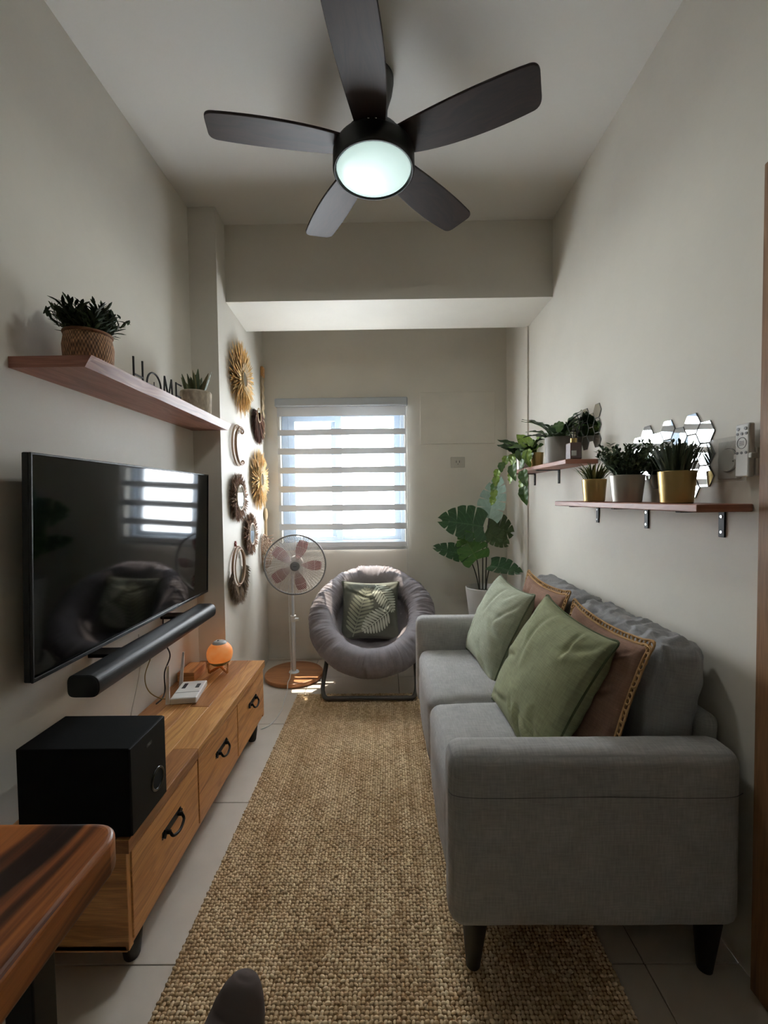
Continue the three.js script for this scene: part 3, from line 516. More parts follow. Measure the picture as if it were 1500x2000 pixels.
// ---------------------------------------------------------------- pedestal fan
{
  const f = thing('pedestal_fan', 'slim white pedestal fan with a round wire cage on a wooden disc base', 'fan', [-0.66, 0, -2.9]);
  part('base_disc', boxUV(lathe([[0, 0], [0.192, 0], [0.198, 0.006], [0.198, 0.026], [0.194, 0.031], [0, 0.031]], 64), 'x', 0.2, 0.1), woodBase, f);
  part('base_flange', lathe([[0.036, 0.031], [0.034, 0.037], [0.02, 0.042], [0, 0.042]], 28), M.whiteMetal, f);
  part('lower_pole', cyl(0.014, 0.014, 0.36, 20), M.whiteMetal, f, [0, 0.215, 0]);
  const col = part('height_collar', cyl(0.02, 0.018, 0.04, 20), M.whitePlastic, f, [0, 0.405, 0]);
  part('knob', cyl(0.011, 0.011, 0.03, 14).rotateZ(Math.PI / 2), M.whitePlastic, col, [0.026, -0.005, 0.006]);
  part('upper_pole', cyl(0.009, 0.009, 0.34, 16), M.whiteMetal, f, [0, 0.58, 0]);
  const head = new THREE.Group(); head.name = 'head'; f.add(head); head.position.set(0.035, 0.785, 0.06); head.rotation.set(0.04, 0.16, 0);
  part('motor', lathe([[0, 0.1], [0.03, 0.098], [0.045, 0.08], [0.05, 0.03], [0.045, 0.0], [0, 0]], 28).rotateX(-Math.PI / 2), M.whitePlastic, head, [0, 0, -0.045]);
  part('neck', bar([-0.03, -0.09, -0.06], [-0.01, -0.02, -0.085], 0.013), M.whitePlastic, head);
  const R = 0.202, wire = std(0xd4d3cf, 0.4);
  part('cage_rim', merged([new THREE.TorusGeometry(R, 0.0055, 10, 80), (() => { const q = new THREE.TorusGeometry(R, 0.004, 8, 80); q.translate(0, 0, -0.012); return q; })()]), std(0x8b8b88, 0.4), head);
  const rings = [], prof = (r) => 0.05 * Math.sqrt(Math.max(0, 1 - (r / R) ** 2)) ;
  for (let k = 0; k < 96; k++) { const a0 = k / 96 * Math.PI * 2, pts = []; for (let i = 0; i <= 5; i++) { const r = 0.03 + (R - 0.03) * i / 5, a = a0 + 0.35 * i / 5; pts.push(V(r * Math.cos(a), r * Math.sin(a), prof(r))); } rings.push(tube(pts, 0.0011, 5, 4)); }
  for (const r of [0.08, 0.13, 0.17]) { const q = new THREE.TorusGeometry(r, 0.0011, 5, 60); q.translate(0, 0, prof(r)); rings.push(q); }
  const fc = part('front_cage', merged(rings), wire, head); fc.userData.kind = 'stuff';
  const back = []; for (let k = 0; k < 60; k++) { const a0 = k / 60 * Math.PI * 2, pts = []; for (let i = 0; i <= 4; i++) { const r = 0.045 + (R - 0.045) * i / 4; pts.push(V(r * Math.cos(a0), r * Math.sin(a0), -0.012 - 0.045 * Math.sqrt(1 - (r / R) ** 2))); } back.push(tube(pts, 0.001, 4, 4)); }
  const rc = part('rear_cage', merged(back), wire, head); rc.userData.kind = 'stuff';
  const hub = part('hub_cap', lathe([[0, 0.016], [0.02, 0.015], [0.03, 0.01], [0.034, 0]], 30).rotateX(Math.PI / 2), std(0x75767a, 0.45), head, [0, 0, 0.044]);
  part('hub_mark', rbox(0.024, 0.005, 0.001, 0.0004), std(0x4a4b50, 0.5), hub, [0, 0, 0.016]);
  const bl = phys(0x9b6a68, 0.4, { transmission: 0.35, thickness: 0 });
  for (let k = 0; k < 5; k++) {
    const a0 = 1.2 + k * 1.2566;
    part('fan_blade', grid(12, 8, (u, v) => { const r = 0.035 + 0.14 * v, w = (0.22 + 0.42 * Math.sin(Math.PI * Math.min(1, 0.2 + v * 0.72))), a = a0 + (u - 0.5) * w; return [r * Math.cos(a), r * Math.sin(a), (u - 0.5) * 0.035 * (1 - 0.3 * v) + 0.008]; }), bl, head);
  }
  part('fan_hub', cyl(0.036, 0.036, 0.03, 24).rotateX(Math.PI / 2), std(0x8a807e, 0.5), head, [0, 0, 0.006]);
  const cord = thing('fan_cord', 'white power cord trailing from the pedestal fan across the tiles', 'cable');
  part('wire', tube([[-0.675, 0.7, -2.872], [-0.682, 0.55, -2.873], [-0.678, 0.3, -2.874], [-0.672, 0.08, -2.862], [-0.665, 0.036, -2.8], [-0.66, 0.035, -2.71], [-0.655, 0.006, -2.675], [-0.645, 0.0035, -2.56], [-0.63, 0.0035, -2.4], [-0.655, 0.0035, -2.26], [-0.69, 0.0035, -2.22]], 0.003, 120, 6), M.whitePlastic, cord);
}

// ---------------------------------------------------------------- leaves
class Leaves {
  constructor() { this.p = []; this.c = []; this.i = []; }
  // a narrow bent blade from base a along direction d
  blade(a, d, len, w, bend, color, seg = 5, up = V(0, 1, 0), fold = 0.15) {
    const D = d.clone().normalize(), side = new THREE.Vector3().crossVectors(D, up); if (side.length() < 1e-3) side.set(1, 0, 0); side.normalize();
    const nrm = new THREE.Vector3().crossVectors(side, D).normalize(), b0 = this.p.length / 3;
    for (let k = 0; k <= seg; k++) {
      const t = k / seg, q = a.clone().addScaledVector(D, len * t).addScaledVector(V(0, -1, 0), bend * len * t * t), ww = w * Math.pow(Math.sin(Math.PI * Math.min(0.97, 0.1 + t * 0.88)), 0.8);
      for (const s of [-1, 0, 1]) { const r = q.clone().addScaledVector(side, s * ww / 2).addScaledVector(nrm, s === 0 ? -fold * ww : 0); this.p.push(r.x, r.y, r.z); this.c.push(...color); }
    }
    for (let k = 0; k < seg; k++) for (const s of [0, 1]) { const q = b0 + k * 3 + s; this.i.push(q, q + 1, q + 4, q, q + 4, q + 3); }
  }
  geo() { const g = new THREE.BufferGeometry(); g.setAttribute('position', new THREE.Float32BufferAttribute(this.p, 3)); g.setAttribute('color', new THREE.Float32BufferAttribute(this.c, 3)); g.setIndex(this.i); g.computeVertexNormals(); return g; }
}
const lin = (r, g, b) => { const c = new THREE.Color().setRGB(r / 255, g / 255, b / 255, THREE.SRGBColorSpace); return [c.r, c.g, c.b]; };
const tone = (c, a) => { const k = rr(1 - a, 1 + a); return lin(c[0] * k, c[1] * k, c[2] * k); };
const leafMat = phys(0xffffff, 0.5, { vertexColors: true, specularIntensity: 0.5 });
const sprig = (L, a, d, len, w, n, col, bend = 0.25, lw = 1) => { // a stem with leaves to both sides
  const D = d.clone().normalize(); L.blade(a, D, len, 0.0025, bend, tone(col, 0.1), 4);
  for (let i = 1; i <= n; i++) { const t = i / n, p = a.clone().addScaledVector(D, len * t).addScaledVector(V(0, -1, 0), bend * len * t * t); const out = V(rr(-1, 1), rr(-0.2, 0.8), rr(-1, 1)).normalize(); L.blade(p, D.clone().multiplyScalar(0.7).add(out), w * rr(0.8, 1.25), w * 0.28 * lw, 0.2, tone(col, 0.3), 3); }
};
function pot(g, rt, rb, h, mat, fill = true) {
  part('pot', lathe([[0, 0], [rb, 0], [rb + 0.002, 0.003], [rt, h - 0.002], [rt, h], [rt - 0.003, h], [rt - 0.005, h * 0.85], [0, h * 0.84]], 44), mat, g);
  if (fill) part('soil', cyl(rt - 0.004, rt - 0.005, 0.006, 28), M.soil, g, [0, h * 0.87, 0]);
}

// ---------------------------------------------------------------- shelf on the television wall
{
  const y0 = 1.586, y1 = 1.616, zn = -1.13, zf = -2.19;
  const s = thing('wall_shelf', 'reddish wooden floating shelf with a live edge above the television', 'shelf', [XL, y0, 0]);
  const sh = new THREE.Shape(), n = 24; sh.moveTo(0, -zn); sh.lineTo(0.222, -zn);
  for (let i = 1; i <= n; i++) { const t = i / n; sh.lineTo(0.222 - 0.02 * t + 0.006 * fbm(t * 4, 1, 3), -zn + (zn - zf) * t); }
  sh.lineTo(0, -zf); sh.closePath();
  const g = new THREE.ExtrudeGeometry(sh, { depth: y1 - y0, bevelEnabled: false, steps: 1 }); g.rotateX(-Math.PI / 2);
  // underside of the front edge is cut back
  const p = g.attributes.position; for (let i = 0; i < p.count; i++) if (p.getX(i) > 0.15 && p.getY(i) < 0.01) p.setX(i, p.getX(i) - 0.018);
  g.computeVertexNormals(); part('board', boxUV(g, 'z'), woodShelf, s);
  const e = grid(24, 1, (u, v) => { const x = 0.222 - 0.02 * u + 0.006 * fbm(u * 4, 1, 3); return [x - 0.018 * v + 0.0006, 0.0305 - 0.031 * v, zn - (zn - zf) * u, u * (zn - zf), v * 0.04]; });
  part('live_edge', e, woodShelf, s);
  // plants and letters on it
  const b = thing('potted_plant', 'bushy dark green plant in a woven basket pot on the shelf above the television', 'potted plant', [-0.885, y1, -1.275]);
  const bas = std(0xffffff, 0.8, { map: tex(256, 128, (u, v) => { const a = 0.75 + 0.3 * Math.sin(u * 300) * Math.sin(v * 90) + fbm(u * 30, v * 20, 2) * 0.4; return [182 * a, 136 * a, 98 * a]; }, true, [1, 1], THREE.RepeatWrapping), bumpMap: tex(256, 128, (u, v) => 128 + 100 * Math.sin(u * 300) * Math.sin(v * 90), false, [1, 1], THREE.RepeatWrapping), bumpScale: 0.002 });
  part('basket_pot', lathe([[0, 0], [0.056, 0], [0.064, 0.03], [0.066, 0.07], [0.061, 0.1], [0.06, 0.108], [0.055, 0.108], [0.054, 0.09], [0, 0.088]], 40), bas, b);
  part('rim', new THREE.TorusGeometry(0.06, 0.005, 8, 40).rotateX(Math.PI / 2), std(0x7a5238, 0.8), b, [0, 0.107, 0]);
  const L = new Leaves();
  for (let i = 0; i < 150; i++) { const a = rr(0, 6.28), r = rr(0, 0.045), d = V(Math.cos(a) * rr(0.05, 0.55), rr(0.6, 1), Math.sin(a) * rr(0.05, 0.6)); sprig(L, V(Math.cos(a) * r, 0.09, Math.sin(a) * r), d, rr(0.06, 0.125), 0.034, 7, i % 4 ? [44, 58, 40] : [66, 80, 54], 0.2); }
  const fo = part('foliage', L.geo(), leafMat, b); fo.userData.kind = 'stuff';
  const h = thing('home_sign', 'black wire letters reading home standing on the shelf above the television', 'sign', [-0.885, y1, -1.5]);
  const wire = std(0x0d0d0d, 0.5), ltr = (name, list) => part(name, merged(list), wire, h);
  const B = (y0_, z0_, y1_, z1_, r = 0.0035) => bar([0, y0_, -z0_], [0, y1_, -z1_], r);
  ltr('letter_h', [B(0, 0, 0.12, 0), B(0, 0.055, 0.12, 0.055), B(0.06, 0, 0.06, 0.055)]);
  const ring = new THREE.TorusGeometry(0.048, 0.0035, 8, 40).rotateY(Math.PI / 2); ring.translate(0, 0.05, -0.13);
  ltr('letter_o', [ring, B(0.05, 0.08, 0.05, 0.15, 0.0018), B(0.035, 0.13, 0.065, 0.13, 0.0018)]);
  ltr('letter_m', [B(0, 0.2, 0.11, 0.208), B(0.11, 0.208, 0.03, 0.235), B(0.03, 0.235, 0.11, 0.262), B(0.11, 0.262, 0, 0.27)]);
  ltr('letter_e', [B(0, 0.3, 0.11, 0.3), B(0.0035, 0.3, 0.0035, 0.345), B(0.055, 0.3, 0.055, 0.338), B(0.1065, 0.3, 0.1065, 0.345)]);
  const c = thing('potted_succulent', 'small spiky succulent in a grey cement pot at the shelf end', 'potted plant', [-0.875, y1, -1.965]);
  const cem = std(0xffffff, 0.9, { map: tex(128, 128, (u, v) => { const a = 1 + 0.3 * fbm(u * 24, v * 24, 3); return [168 * a, 156 * a, 138 * a]; }), bumpMap: tex(128, 128, (u, v) => 128 + 200 * fbm(u * 30, v * 30, 3, 5), false), bumpScale: 0.003 });
  part('cement_pot', lathe([[0, 0], [0.055, 0], [0.064, 0.006], [0.068, 0.1], [0.066, 0.108], [0.058, 0.108], [0.056, 0.09], [0, 0.088]], 40), cem, c);
  const S = new Leaves(); for (let i = 0; i < 42; i++) { const a = rr(0, 6.28), r = rr(0, 0.04); S.blade(V(Math.cos(a) * r, 0.085, Math.sin(a) * r), V(Math.cos(a) * rr(0.1, 0.6), 1, Math.sin(a) * rr(0.1, 0.6)), rr(0.06, 0.13), rr(0.012, 0.02), 0.05, tone(i % 3 ? [92, 104, 78] : [128, 118, 84], 0.2), 5, V(rr(-1, 1), 0.1, rr(-1, 1)), 0.3); }
  part('spiky_leaves', S.geo(), leafMat, c).userData.kind = 'stuff';
}

// ---------------------------------------------------------------- shelves on the sofa wall
const bracket = (s, z, h) => {
  const g = new THREE.Group(); g.name = 'bracket'; s.add(g); g.position.set(XR, 0, z);
  part('upright', rbox(0.004, h, 0.022, 0.0018), M.blackMetal, g, [-0.003, -h / 2, 0]);
  part('support_arm', rbox(0.12, 0.004, 0.022, 0.0015), M.blackMetal, g, [-0.062, -0.002, 0]);
  for (const y of [-0.016, -h + 0.014]) part('screw', cyl(0.004, 0.004, 0.002, 12).rotateZ(Math.PI / 2), M.chrome, g, [-0.0055, y, 0]);
};
function shelfBoard(label, zn, zf, y, th, brackets) {
  const s = thing('wall_shelf', label, 'shelf', [0, y, 0]);
  part('board', (() => { const g = wbox(0.14, th, zn - zf, 0.003, 'z', y * 3, 0.1); return g; })(), woodShelf, s, [XR - 0.07, -th / 2, (zn + zf) / 2]);
  for (const z of brackets) { const n = s.children.length; bracket(s, z, 0.072); s.children[n].position.y = -th; }
  return s;
}
shelfBoard('lower reddish wooden shelf on black brackets holding three leafy pots', -1.06, -1.955, 1.204, 0.02, [-1.155, -1.49, -1.835]);
shelfBoard('higher reddish wooden shelf carrying trailing plants near the window corner', -1.838, -2.72, 1.386, 0.02, [-2.25, -2.615]);
const P1 = 1.204, P2 = 1.386;
{
  const a = thing('potted_grass', 'small spiky grass plant in a gold pot at the shelf end below the diffuser', 'potted plant', [0.838, P1, -1.73]);
  pot(a, 0.046, 0.037, 0.09, M.gold);
  let L = new Leaves(); for (let i = 0; i < 90; i++) { const t = rr(0, 6.28), r = rr(0, 0.03); L.blade(V(Math.cos(t) * r, 0.075, Math.sin(t) * r), V(Math.cos(t) * rr(0.1, 0.8), 1, Math.sin(t) * rr(0.1, 0.8)), rr(0.08, 0.13), 0.0068, 0.3, tone(i % 3 ? [92, 104, 62] : [140, 140, 88], 0.25), 5); }
  part('grass_blades', L.geo(), leafMat, a).userData.kind = 'stuff';
  const b = thing('potted_shrub', 'bushy small-leaved plant in a silver pot between two gold pots', 'potted plant', [0.838, P1, -1.495]);
  pot(b, 0.056, 0.044, 0.094, M.silver);
  L = new Leaves(); for (let i = 0; i < 120; i++) { const t = rr(0, 6.28), r = rr(0, 0.04), d = V(Math.cos(t) * rr(0.1, 0.62), rr(0.7, 1), Math.sin(t) * rr(0.1, 0.95)); sprig(L, V(Math.cos(t) * r * 0.8, 0.08, Math.sin(t) * r), d, rr(0.08, 0.165), 0.019, 14, i % 4 ? [74, 92, 72] : [104, 120, 92], 0.2, 1.9); }
  part('foliage', L.geo(), leafMat, b).userData.kind = 'stuff';
  const c = thing('potted_grass', 'dense upright grass plant in a gold pot beside the light switch', 'potted plant', [0.832, P1, -1.23]);
  pot(c, 0.048, 0.039, 0.092, M.gold);
  L = new Leaves(); for (let i = 0; i < 190; i++) { const t = rr(0, 6.28), r = rr(0, 0.04); L.blade(V(Math.cos(t) * r, 0.075, Math.sin(t) * r), V(Math.cos(t) * rr(0, 0.5), 1, Math.sin(t) * rr(0, 0.6)), rr(0.08, 0.14), 0.006, 0.2, tone(i % 4 ? [70, 82, 66] : [112, 118, 96], 0.25), 5); }
  part('grass_blades', L.geo(), leafMat, c).userData.kind = 'stuff';
}
// broad heart-shaped leaf; local +y to the tip, +z the upper face
function broadLeaf(len, w, cup, droop) {
  return grid(10, 12, (u, v) => { const s = u * 2 - 1, t = v, half = w / 2 * Math.pow(Math.sin(Math.PI * Math.min(1, Math.pow(t, 0.62) * 0.985 + 0.012)), 0.85); return [s * half, t * len - 0.1 * len * Math.abs(s) * (1 - t) * (1 - t), cup * Math.abs(s) * half + 0.004 * Math.sin(t * 20) * Math.abs(s) - droop * len * t * t, u, v]; });
}
const leafGreen = (c, z, vein) => phys(0xffffff, 0.38, { map: tex(96, 96, (u, v) => { const s = Math.abs(u - 0.5), r = Math.min(Math.abs(((v * 7 - s * 5) % 1 + 1) % 1 - 0.5), 1); let a = 1 + 0.18 * fbm(u * 8, v * 8, 3, z); let q = c.map((k) => k * a); if (s < 0.02 || r < 0.05) q = mixc(q, vein, 0.45); return q; }), specularIntensity: 0.7 });
const leafDark = leafGreen([44, 70, 40], 1, [96, 120, 74]), leafMid = leafGreen([66, 98, 46], 2, [130, 150, 90]), leafLime = leafGreen([120, 148, 62], 3, [176, 190, 110]);
const placeLeaf = (g, geo, mat, base, dir, face) => { const m = part('leaf', geo, mat, g, base); const y = V(...dir).normalize(), f = V(...face), x = new THREE.Vector3().crossVectors(y, f).normalize(), z = new THREE.Vector3().crossVectors(x, y); m.quaternion.setFromRotationMatrix(new THREE.Matrix4().makeBasis(x, y, z)); return m; };
{
  const b1 = broadLeaf(0.095, 0.06, 0.3, 0.35), b2 = broadLeaf(0.12, 0.075, 0.25, 0.45), b3 = broadLeaf(0.07, 0.05, 0.2, 0.1);
  const big = thing('potted_philodendron', 'leafy philodendron in a large plain grey pot on the higher shelf', 'potted plant', [0.832, P2, -2.08]);
  pot(big, 0.062, 0.054, 0.125, M.potGrey);
  for (let i = 0; i < 22; i++) { const a = rr(0, 6.28), e = rr(0.35, 1.3), d = [Math.cos(a), e, Math.sin(a) * 1.3]; if (d[0] > 0.2) d[0] = 0.2; const base = [0.01 * Math.cos(a), 0.11, 0.02 * Math.sin(a)], st = V(...d).normalize().multiplyScalar(rr(0.02, 0.07)); const tip = [base[0] + st.x, base[1] + st.y, base[2] + st.z]; part('stem', bar(base, tip, 0.002, 6), std(0x3f5a30, 0.6), big); placeLeaf(big, i % 2 ? b2 : b1, [leafDark, leafMid, leafDark][i % 3], tip, d, [-d[0] * 0.3 - 0.2, 1, 0.3]); }
  const po = thing('potted_pothos', 'trailing pothos in a gold pot with vines hanging below the higher shelf', 'potted plant', [0.835, P2, -2.4]);
  pot(po, 0.042, 0.034, 0.085, M.gold);
  const vine = (pts, n, mats) => { const cv = new THREE.CatmullRomCurve3(pts.map((q) => V(...q))); part('vine', new THREE.TubeGeometry(cv, 30, 0.0018, 5), std(0x5f7a38, 0.6), po); for (let i = 0; i < n; i++) { const q = cv.getPoint((i + 0.8) / n), s = i % 2 ? 1 : -1; placeLeaf(po, i % 2 ? b1 : b3, mats[i % mats.length], q.toArray(), [-0.15, -0.75 + rr(-0.2, 0.2), s * 0.55 + rr(-0.2, 0.2)], [-0.75, 0.35, 0.55]); } };
  vine([[0, 0.08, 0], [-0.06, 0.1, 0.06], [-0.1, 0.02, 0.1], [-0.105, -0.06, 0.11], [-0.105, -0.12, 0.115]], 6, [leafMid, leafLime, leafMid]);
  vine([[0, 0.08, 0], [-0.07, 0.11, -0.05], [-0.1, 0.04, -0.09], [-0.105, -0.03, -0.1]], 5, [leafLime, leafMid]);
  for (let i = 0; i < 16; i++) { const a = rr(1.6, 4.7), e = rr(0.4, 1.4), d = [Math.cos(a), e, Math.sin(a) * 1.2]; const st = V(...d).normalize().multiplyScalar(rr(0.02, 0.06)), tip = [st.x, 0.08 + st.y, st.z]; part('stem', bar([0, 0.075, 0], tip, 0.0018, 6), std(0x4f6a34, 0.6), po); placeLeaf(po, [b1, b2, b3][i % 3], [leafMid, leafDark, leafMid, leafLime][i % 4], tip, d, [-0.6, 0.7, 0.4]); }
  const iv = thing('potted_vine', 'green vine in a silver cup at the window end of the higher shelf', 'potted plant', [0.835, P2, -2.63]);
  pot(iv, 0.04, 0.033, 0.09, M.silver);
  const vine2 = (pts, n) => { const cv = new THREE.CatmullRomCurve3(pts.map((q) => V(...q))); part('vine', new THREE.TubeGeometry(cv, 30, 0.0016, 5), std(0x6f8a40, 0.6), iv); for (let i = 0; i < n; i++) { const q = cv.getPoint((i + 0.7) / n); placeLeaf(iv, b3, i % 3 ? leafLime : leafMid, q.toArray(), [-0.2, -0.8, (i % 2 ? 1 : -1) * 0.45], [-0.5, 0.25, 0.8]); } };
  vine2([[0, 0.08, 0], [-0.07, 0.1, -0.04], [-0.12, 0.02, -0.1], [-0.135, -0.08, -0.14], [-0.14, -0.17, -0.15]], 9);
  for (let i = 0; i < 12; i++) { const a = rr(1.5, 4.8), d = [Math.cos(a), rr(0.4, 1.3), Math.sin(a)]; const st = V(...d).normalize().multiplyScalar(rr(0.02, 0.06)), tip = [st.x, 0.085 + st.y, st.z]; part('stem', bar([0, 0.08, 0], tip, 0.0018, 6), std(0x4f6a34, 0.6), iv); placeLeaf(iv, i % 2 ? b2 : b1, i % 3 ? leafDark : leafMid, tip, d, [-0.4, 0.9, 0.4]); }
  const d = thing('reed_diffuser', 'dark amber square reed diffuser bottle with black sticks on the higher shelf', 'diffuser', [0.815, P2, -1.868]);
  part('bottle', rbox(0.05, 0.072, 0.05, 0.004, 3), phys(0x4a1c14, 0.25, { clearcoat: 0.3 }), d, [0, 0.036, 0]);
  part('paper_label', rbox(0.022, 0.022, 0.0008, 0.0003), std(0xcfcac4, 0.7), d, [-0.01, 0.026, 0.0254]);
  part('collar', cyl(0.014, 0.014, 0.02, 24), M.gold, d, [0, 0.082, 0]);
  for (const [dx, dz, h] of [[-0.02, -0.035, 0.17], [0.03, 0.0, 0.185], [0.02, 0.045, 0.16], [-0.005, 0.01, 0.15]]) part('reed', bar([0, 0.07, 0], [dx, h, dz], 0.0022, 6), std(0x14100f, 0.8), d);
}
// hexagonal mirror tiles
{
  const a = 0.0362, s = new THREE.Shape(); for (let i = 0; i < 6; i++) { const t = i * Math.PI / 3; s[i ? 'lineTo' : 'moveTo']((a - 0.0026) * Math.cos(t), (a - 0.0026) * Math.sin(t)); } s.closePath();
  const g = new THREE.ExtrudeGeometry(s, { depth: 0.002, bevelEnabled: true, bevelSize: 0.0012, bevelThickness: 0.001, bevelSegments: 1 }); g.rotateY(-Math.PI / 2);
  const tile = (z, y, label, group) => { const m = part(numbered('hexagon_mirror'), g, [M.mirror, std(0x6d6f70, 0.6)], scene, [XR - 0.0006, y, z], [0, rr(-0.012, 0.012), rr(-0.012, 0.012)]); m.userData = { label, category: 'mirror', group }; };
  const cols = (z0, y0, tops, rows, label, group) => tops.forEach((t, k) => { for (let r = 0; r < rows[k]; r++) tile(z0 - k * 1.5 * a, y0 + (t - r) * Math.sqrt(3) * a, label, group); });
  cols(-1.22, 1.405, [0, 0.5, 0, 0.5, 0, 0.5, 0], [3, 4, 3, 4, 3, 3, 2], 'small hexagonal mirror tile on the wall above the lower shelf', 'mirror tiles over the lower shelf');
  cols(-1.845, 1.592, [0, -0.5, 0, -0.5, 0, -0.5, -1], [3, 2, 3, 2, 3, 2, 1], 'small hexagonal mirror tile on the wall above the higher shelf', 'mirror tiles over the higher shelf');
}
{ // dimmer under a clear cover, remote in a holder
  const d = thing('light_switch', 'round wall dimmer switch under a square clear plastic cover', 'switch', [XR, 1.318, -1.132]);
  part('switch_plate', rbox(0.006, 0.1, 0.075, 0.003), std(0xb8b6ad, 0.4), d, [-0.003, 0, 0]);
  part('dial', cyl(0.029, 0.03, 0.006, 36).rotateZ(Math.PI / 2), std(0xaeaca3, 0.45), d, [-0.009, 0, 0]);
  part('dial_ring', new THREE.TorusGeometry(0.031, 0.0012, 6, 40).rotateY(Math.PI / 2), std(0x66645e, 0.5), d, [-0.0068, 0, 0]);
  part('dial_mark', new THREE.SphereGeometry(0.0022, 8, 6), std(0x4a4843, 0.6), d, [-0.0118, -0.004, 0.022]);
  const cov = phys(0xffffff, 0.03, { transmission: 0.92, thickness: 0, ior: 1.45 });
  part('clear_cover', merged([new THREE.PlaneGeometry(0.088, 0.116).rotateY(-Math.PI / 2).translate(-0.022, 0, 0), new THREE.PlaneGeometry(0.022, 0.116).translate(-0.011, 0, 0.044), new THREE.PlaneGeometry(0.022, 0.116).translate(-0.011, 0, -0.044), new THREE.PlaneGeometry(0.022, 0.088).rotateX(Math.PI / 2).rotateY(0).translate(-0.011, -0.058, 0), new THREE.PlaneGeometry(0.022, 0.088).rotateX(Math.PI / 2).translate(-0.011, 0.058, 0)]), cov, d);
  const r = thing('remote_control', 'white fan remote control held in a wall cradle beside the door frame', 'remote', [XR, 1.336, -1.062]);
  part('cradle', rbox(0.014, 0.07, 0.05, 0.004), M.whitePlastic, r, [-0.007, -0.028, 0]);
  part('cradle_tab', rbox(0.022, 0.014, 0.054, 0.003), M.whitePlastic, r, [-0.018, -0.014, 0]);
  part('remote_body', rbox(0.016, 0.132, 0.042, 0.005, 3), std(0xd9d9d6, 0.4), r, [-0.022, 0, 0]);
  const btn = std(0x7c7c7c, 0.5), B = (y, z, q = 0.0034) => part('button', cyl(q, q, 0.0016, 12).rotateZ(Math.PI / 2), btn, r, [-0.0305, y, z]);
  for (const z of [-0.011, 0.011]) B(0.053, z, 0.004);
  for (const y of [0.041, -0.006]) for (const z of [-0.013, 0, 0.013]) B(y, z);
  part('button_ring', new THREE.TorusGeometry(0.0135, 0.0009, 6, 32).rotateY(Math.PI / 2), btn, r, [-0.0303, 0.018, 0]);
  for (const y of [0.022, 0.018, 0.014]) part('button', rbox(0.001, 0.0018, 0.014, 0.0004), btn, r, [-0.0303, y, 0]);
}

// ---------------------------------------------------------------- monstera
{
  const m = thing('potted_monstera', 'tall monstera plant with split leaves in a white pot in the corner', 'potted plant', [0.655, 0, -2.94]);
  part('planter', lathe([[0, 0], [0.082, 0], [0.086, 0.01], [0.094, 0.4], [0.118, 0.598], [0.117, 0.604], [0.111, 0.604], [0.106, 0.56], [0, 0.555]], 48), M.potWhite, m);
  part('soil', cyl(0.107, 0.105, 0.012, 32), M.soil, m, [0, 0.558, 0]);
  const split = (len, w) => { // lobes between slits that run in from the margin, each side
    const cuts = [0, 0.26, 0.46, 0.66, 0.84, 1], list = [];
    const half = (t) => w / 2 * Math.pow(Math.sin(Math.PI * Math.min(0.99, 0.2 + Math.pow(t, 0.9) * 0.8)), 0.62);
    for (const sd of [-1, 1]) for (let k = 0; k < cuts.length - 1; k++) list.push(grid(10, 6, (u, v) => {
      const t0 = cuts[k], t1 = cuts[k + 1], open = Math.max(0, u - 0.4) * 0.028, a = t0 + (k ? open : 0), b = t1 - (k < cuts.length - 2 ? open : 0), t = a + (b - a) * v;
      const hb = half(t) * (0.96 + 0.04 * Math.sin(v * Math.PI)), x = sd * u * hb, y = t * len + u * u * 0.22 * len * (t - 0.4);
      return [x, y, 0.22 * u * hb - 0.28 * len * t * t * 0.5 + 0.004 * Math.sin(k * 3 + u * 3), 0.5 + sd * u * 0.5, t];
    }));
    return merged(list);
  };
  const stemMat = std(0x2e2a1f, 0.6);
  const mon = [leafGreen([52, 84, 52], 5, [120, 146, 110]), leafGreen([70, 112, 46], 6, [140, 164, 90]), leafGreen([64, 84, 46], 7, [110, 126, 80]), leafGreen([150, 176, 164], 8, [190, 206, 196])];
  const leaf = (tip, dir, face, len, w, mat) => { const d = V(...dir).normalize(), base = V(...tip); const q = placeLeaf(m, split(len, w), mat, base.toArray(), dir, face); const s = [0.02 * Math.sign(base.x), 0.55, 0.0]; part('stem', tube([s, [s[0] * 0.75 + base.x * 0.25, 0.55 + (base.y - 0.55) * 0.45, base.z * 0.25], [s[0] * 0.35 + base.x * 0.65, 0.55 + (base.y - 0.55) * 0.82, base.z * 0.7], base], 0.0042, 24, 7), stemMat, m); return q; };
  // tip is where stalk meets blade, dir points to the leaf's end
  leaf([0.0, 1.02, 0.02], [-1, 0.22, 0.1], [-0.1, 0.45, 0.9], 0.28, 0.27, mon[0]);
  leaf([0.045, 1.08, 0.0], [0.22, 1, 0.0], [-0.5, 0.15, 0.85], 0.27, 0.2, mon[3]);
  leaf([0.04, 1.03, -0.01], [0.85, -0.25, 0.05], [-0.25, 0.4, 0.9], 0.17, 0.22, mon[2]);
  leaf([0.03, 0.98, 0.03], [0.9, -0.5, 0.1], [-0.1, 0.4, 0.9], 0.15, 0.14, mon[2]);
  leaf([-0.05, 0.8, 0.05], [-0.35, 0.65, 0.1], [-0.1, 0.35, 0.95], 0.2, 0.22, mon[1]);
  leaf([-0.11, 0.82, 0.03], [-1, 0.35, 0.1], [-0.2, 0.6, 0.8], 0.22, 0.14, mon[0]);
  leaf([0.04, 0.76, 0.06], [0.62, -0.06, 0.35], [0.0, 0.9, 0.45], 0.19, 0.2, mon[0]);
}

// ---------------------------------------------------------------- wall hangings on the pier beside the window
const WD = COLB.clone().sub(COLF).normalize(), WN = V(-WD.z, 0, WD.x), WT = Math.atan2(WN.x, WN.z);
const hung = (name, label, category, s, y, group) => thing(name, label, category, COLF.clone().addScaledVector(WD, s).setY(y).toArray(), group, WT);
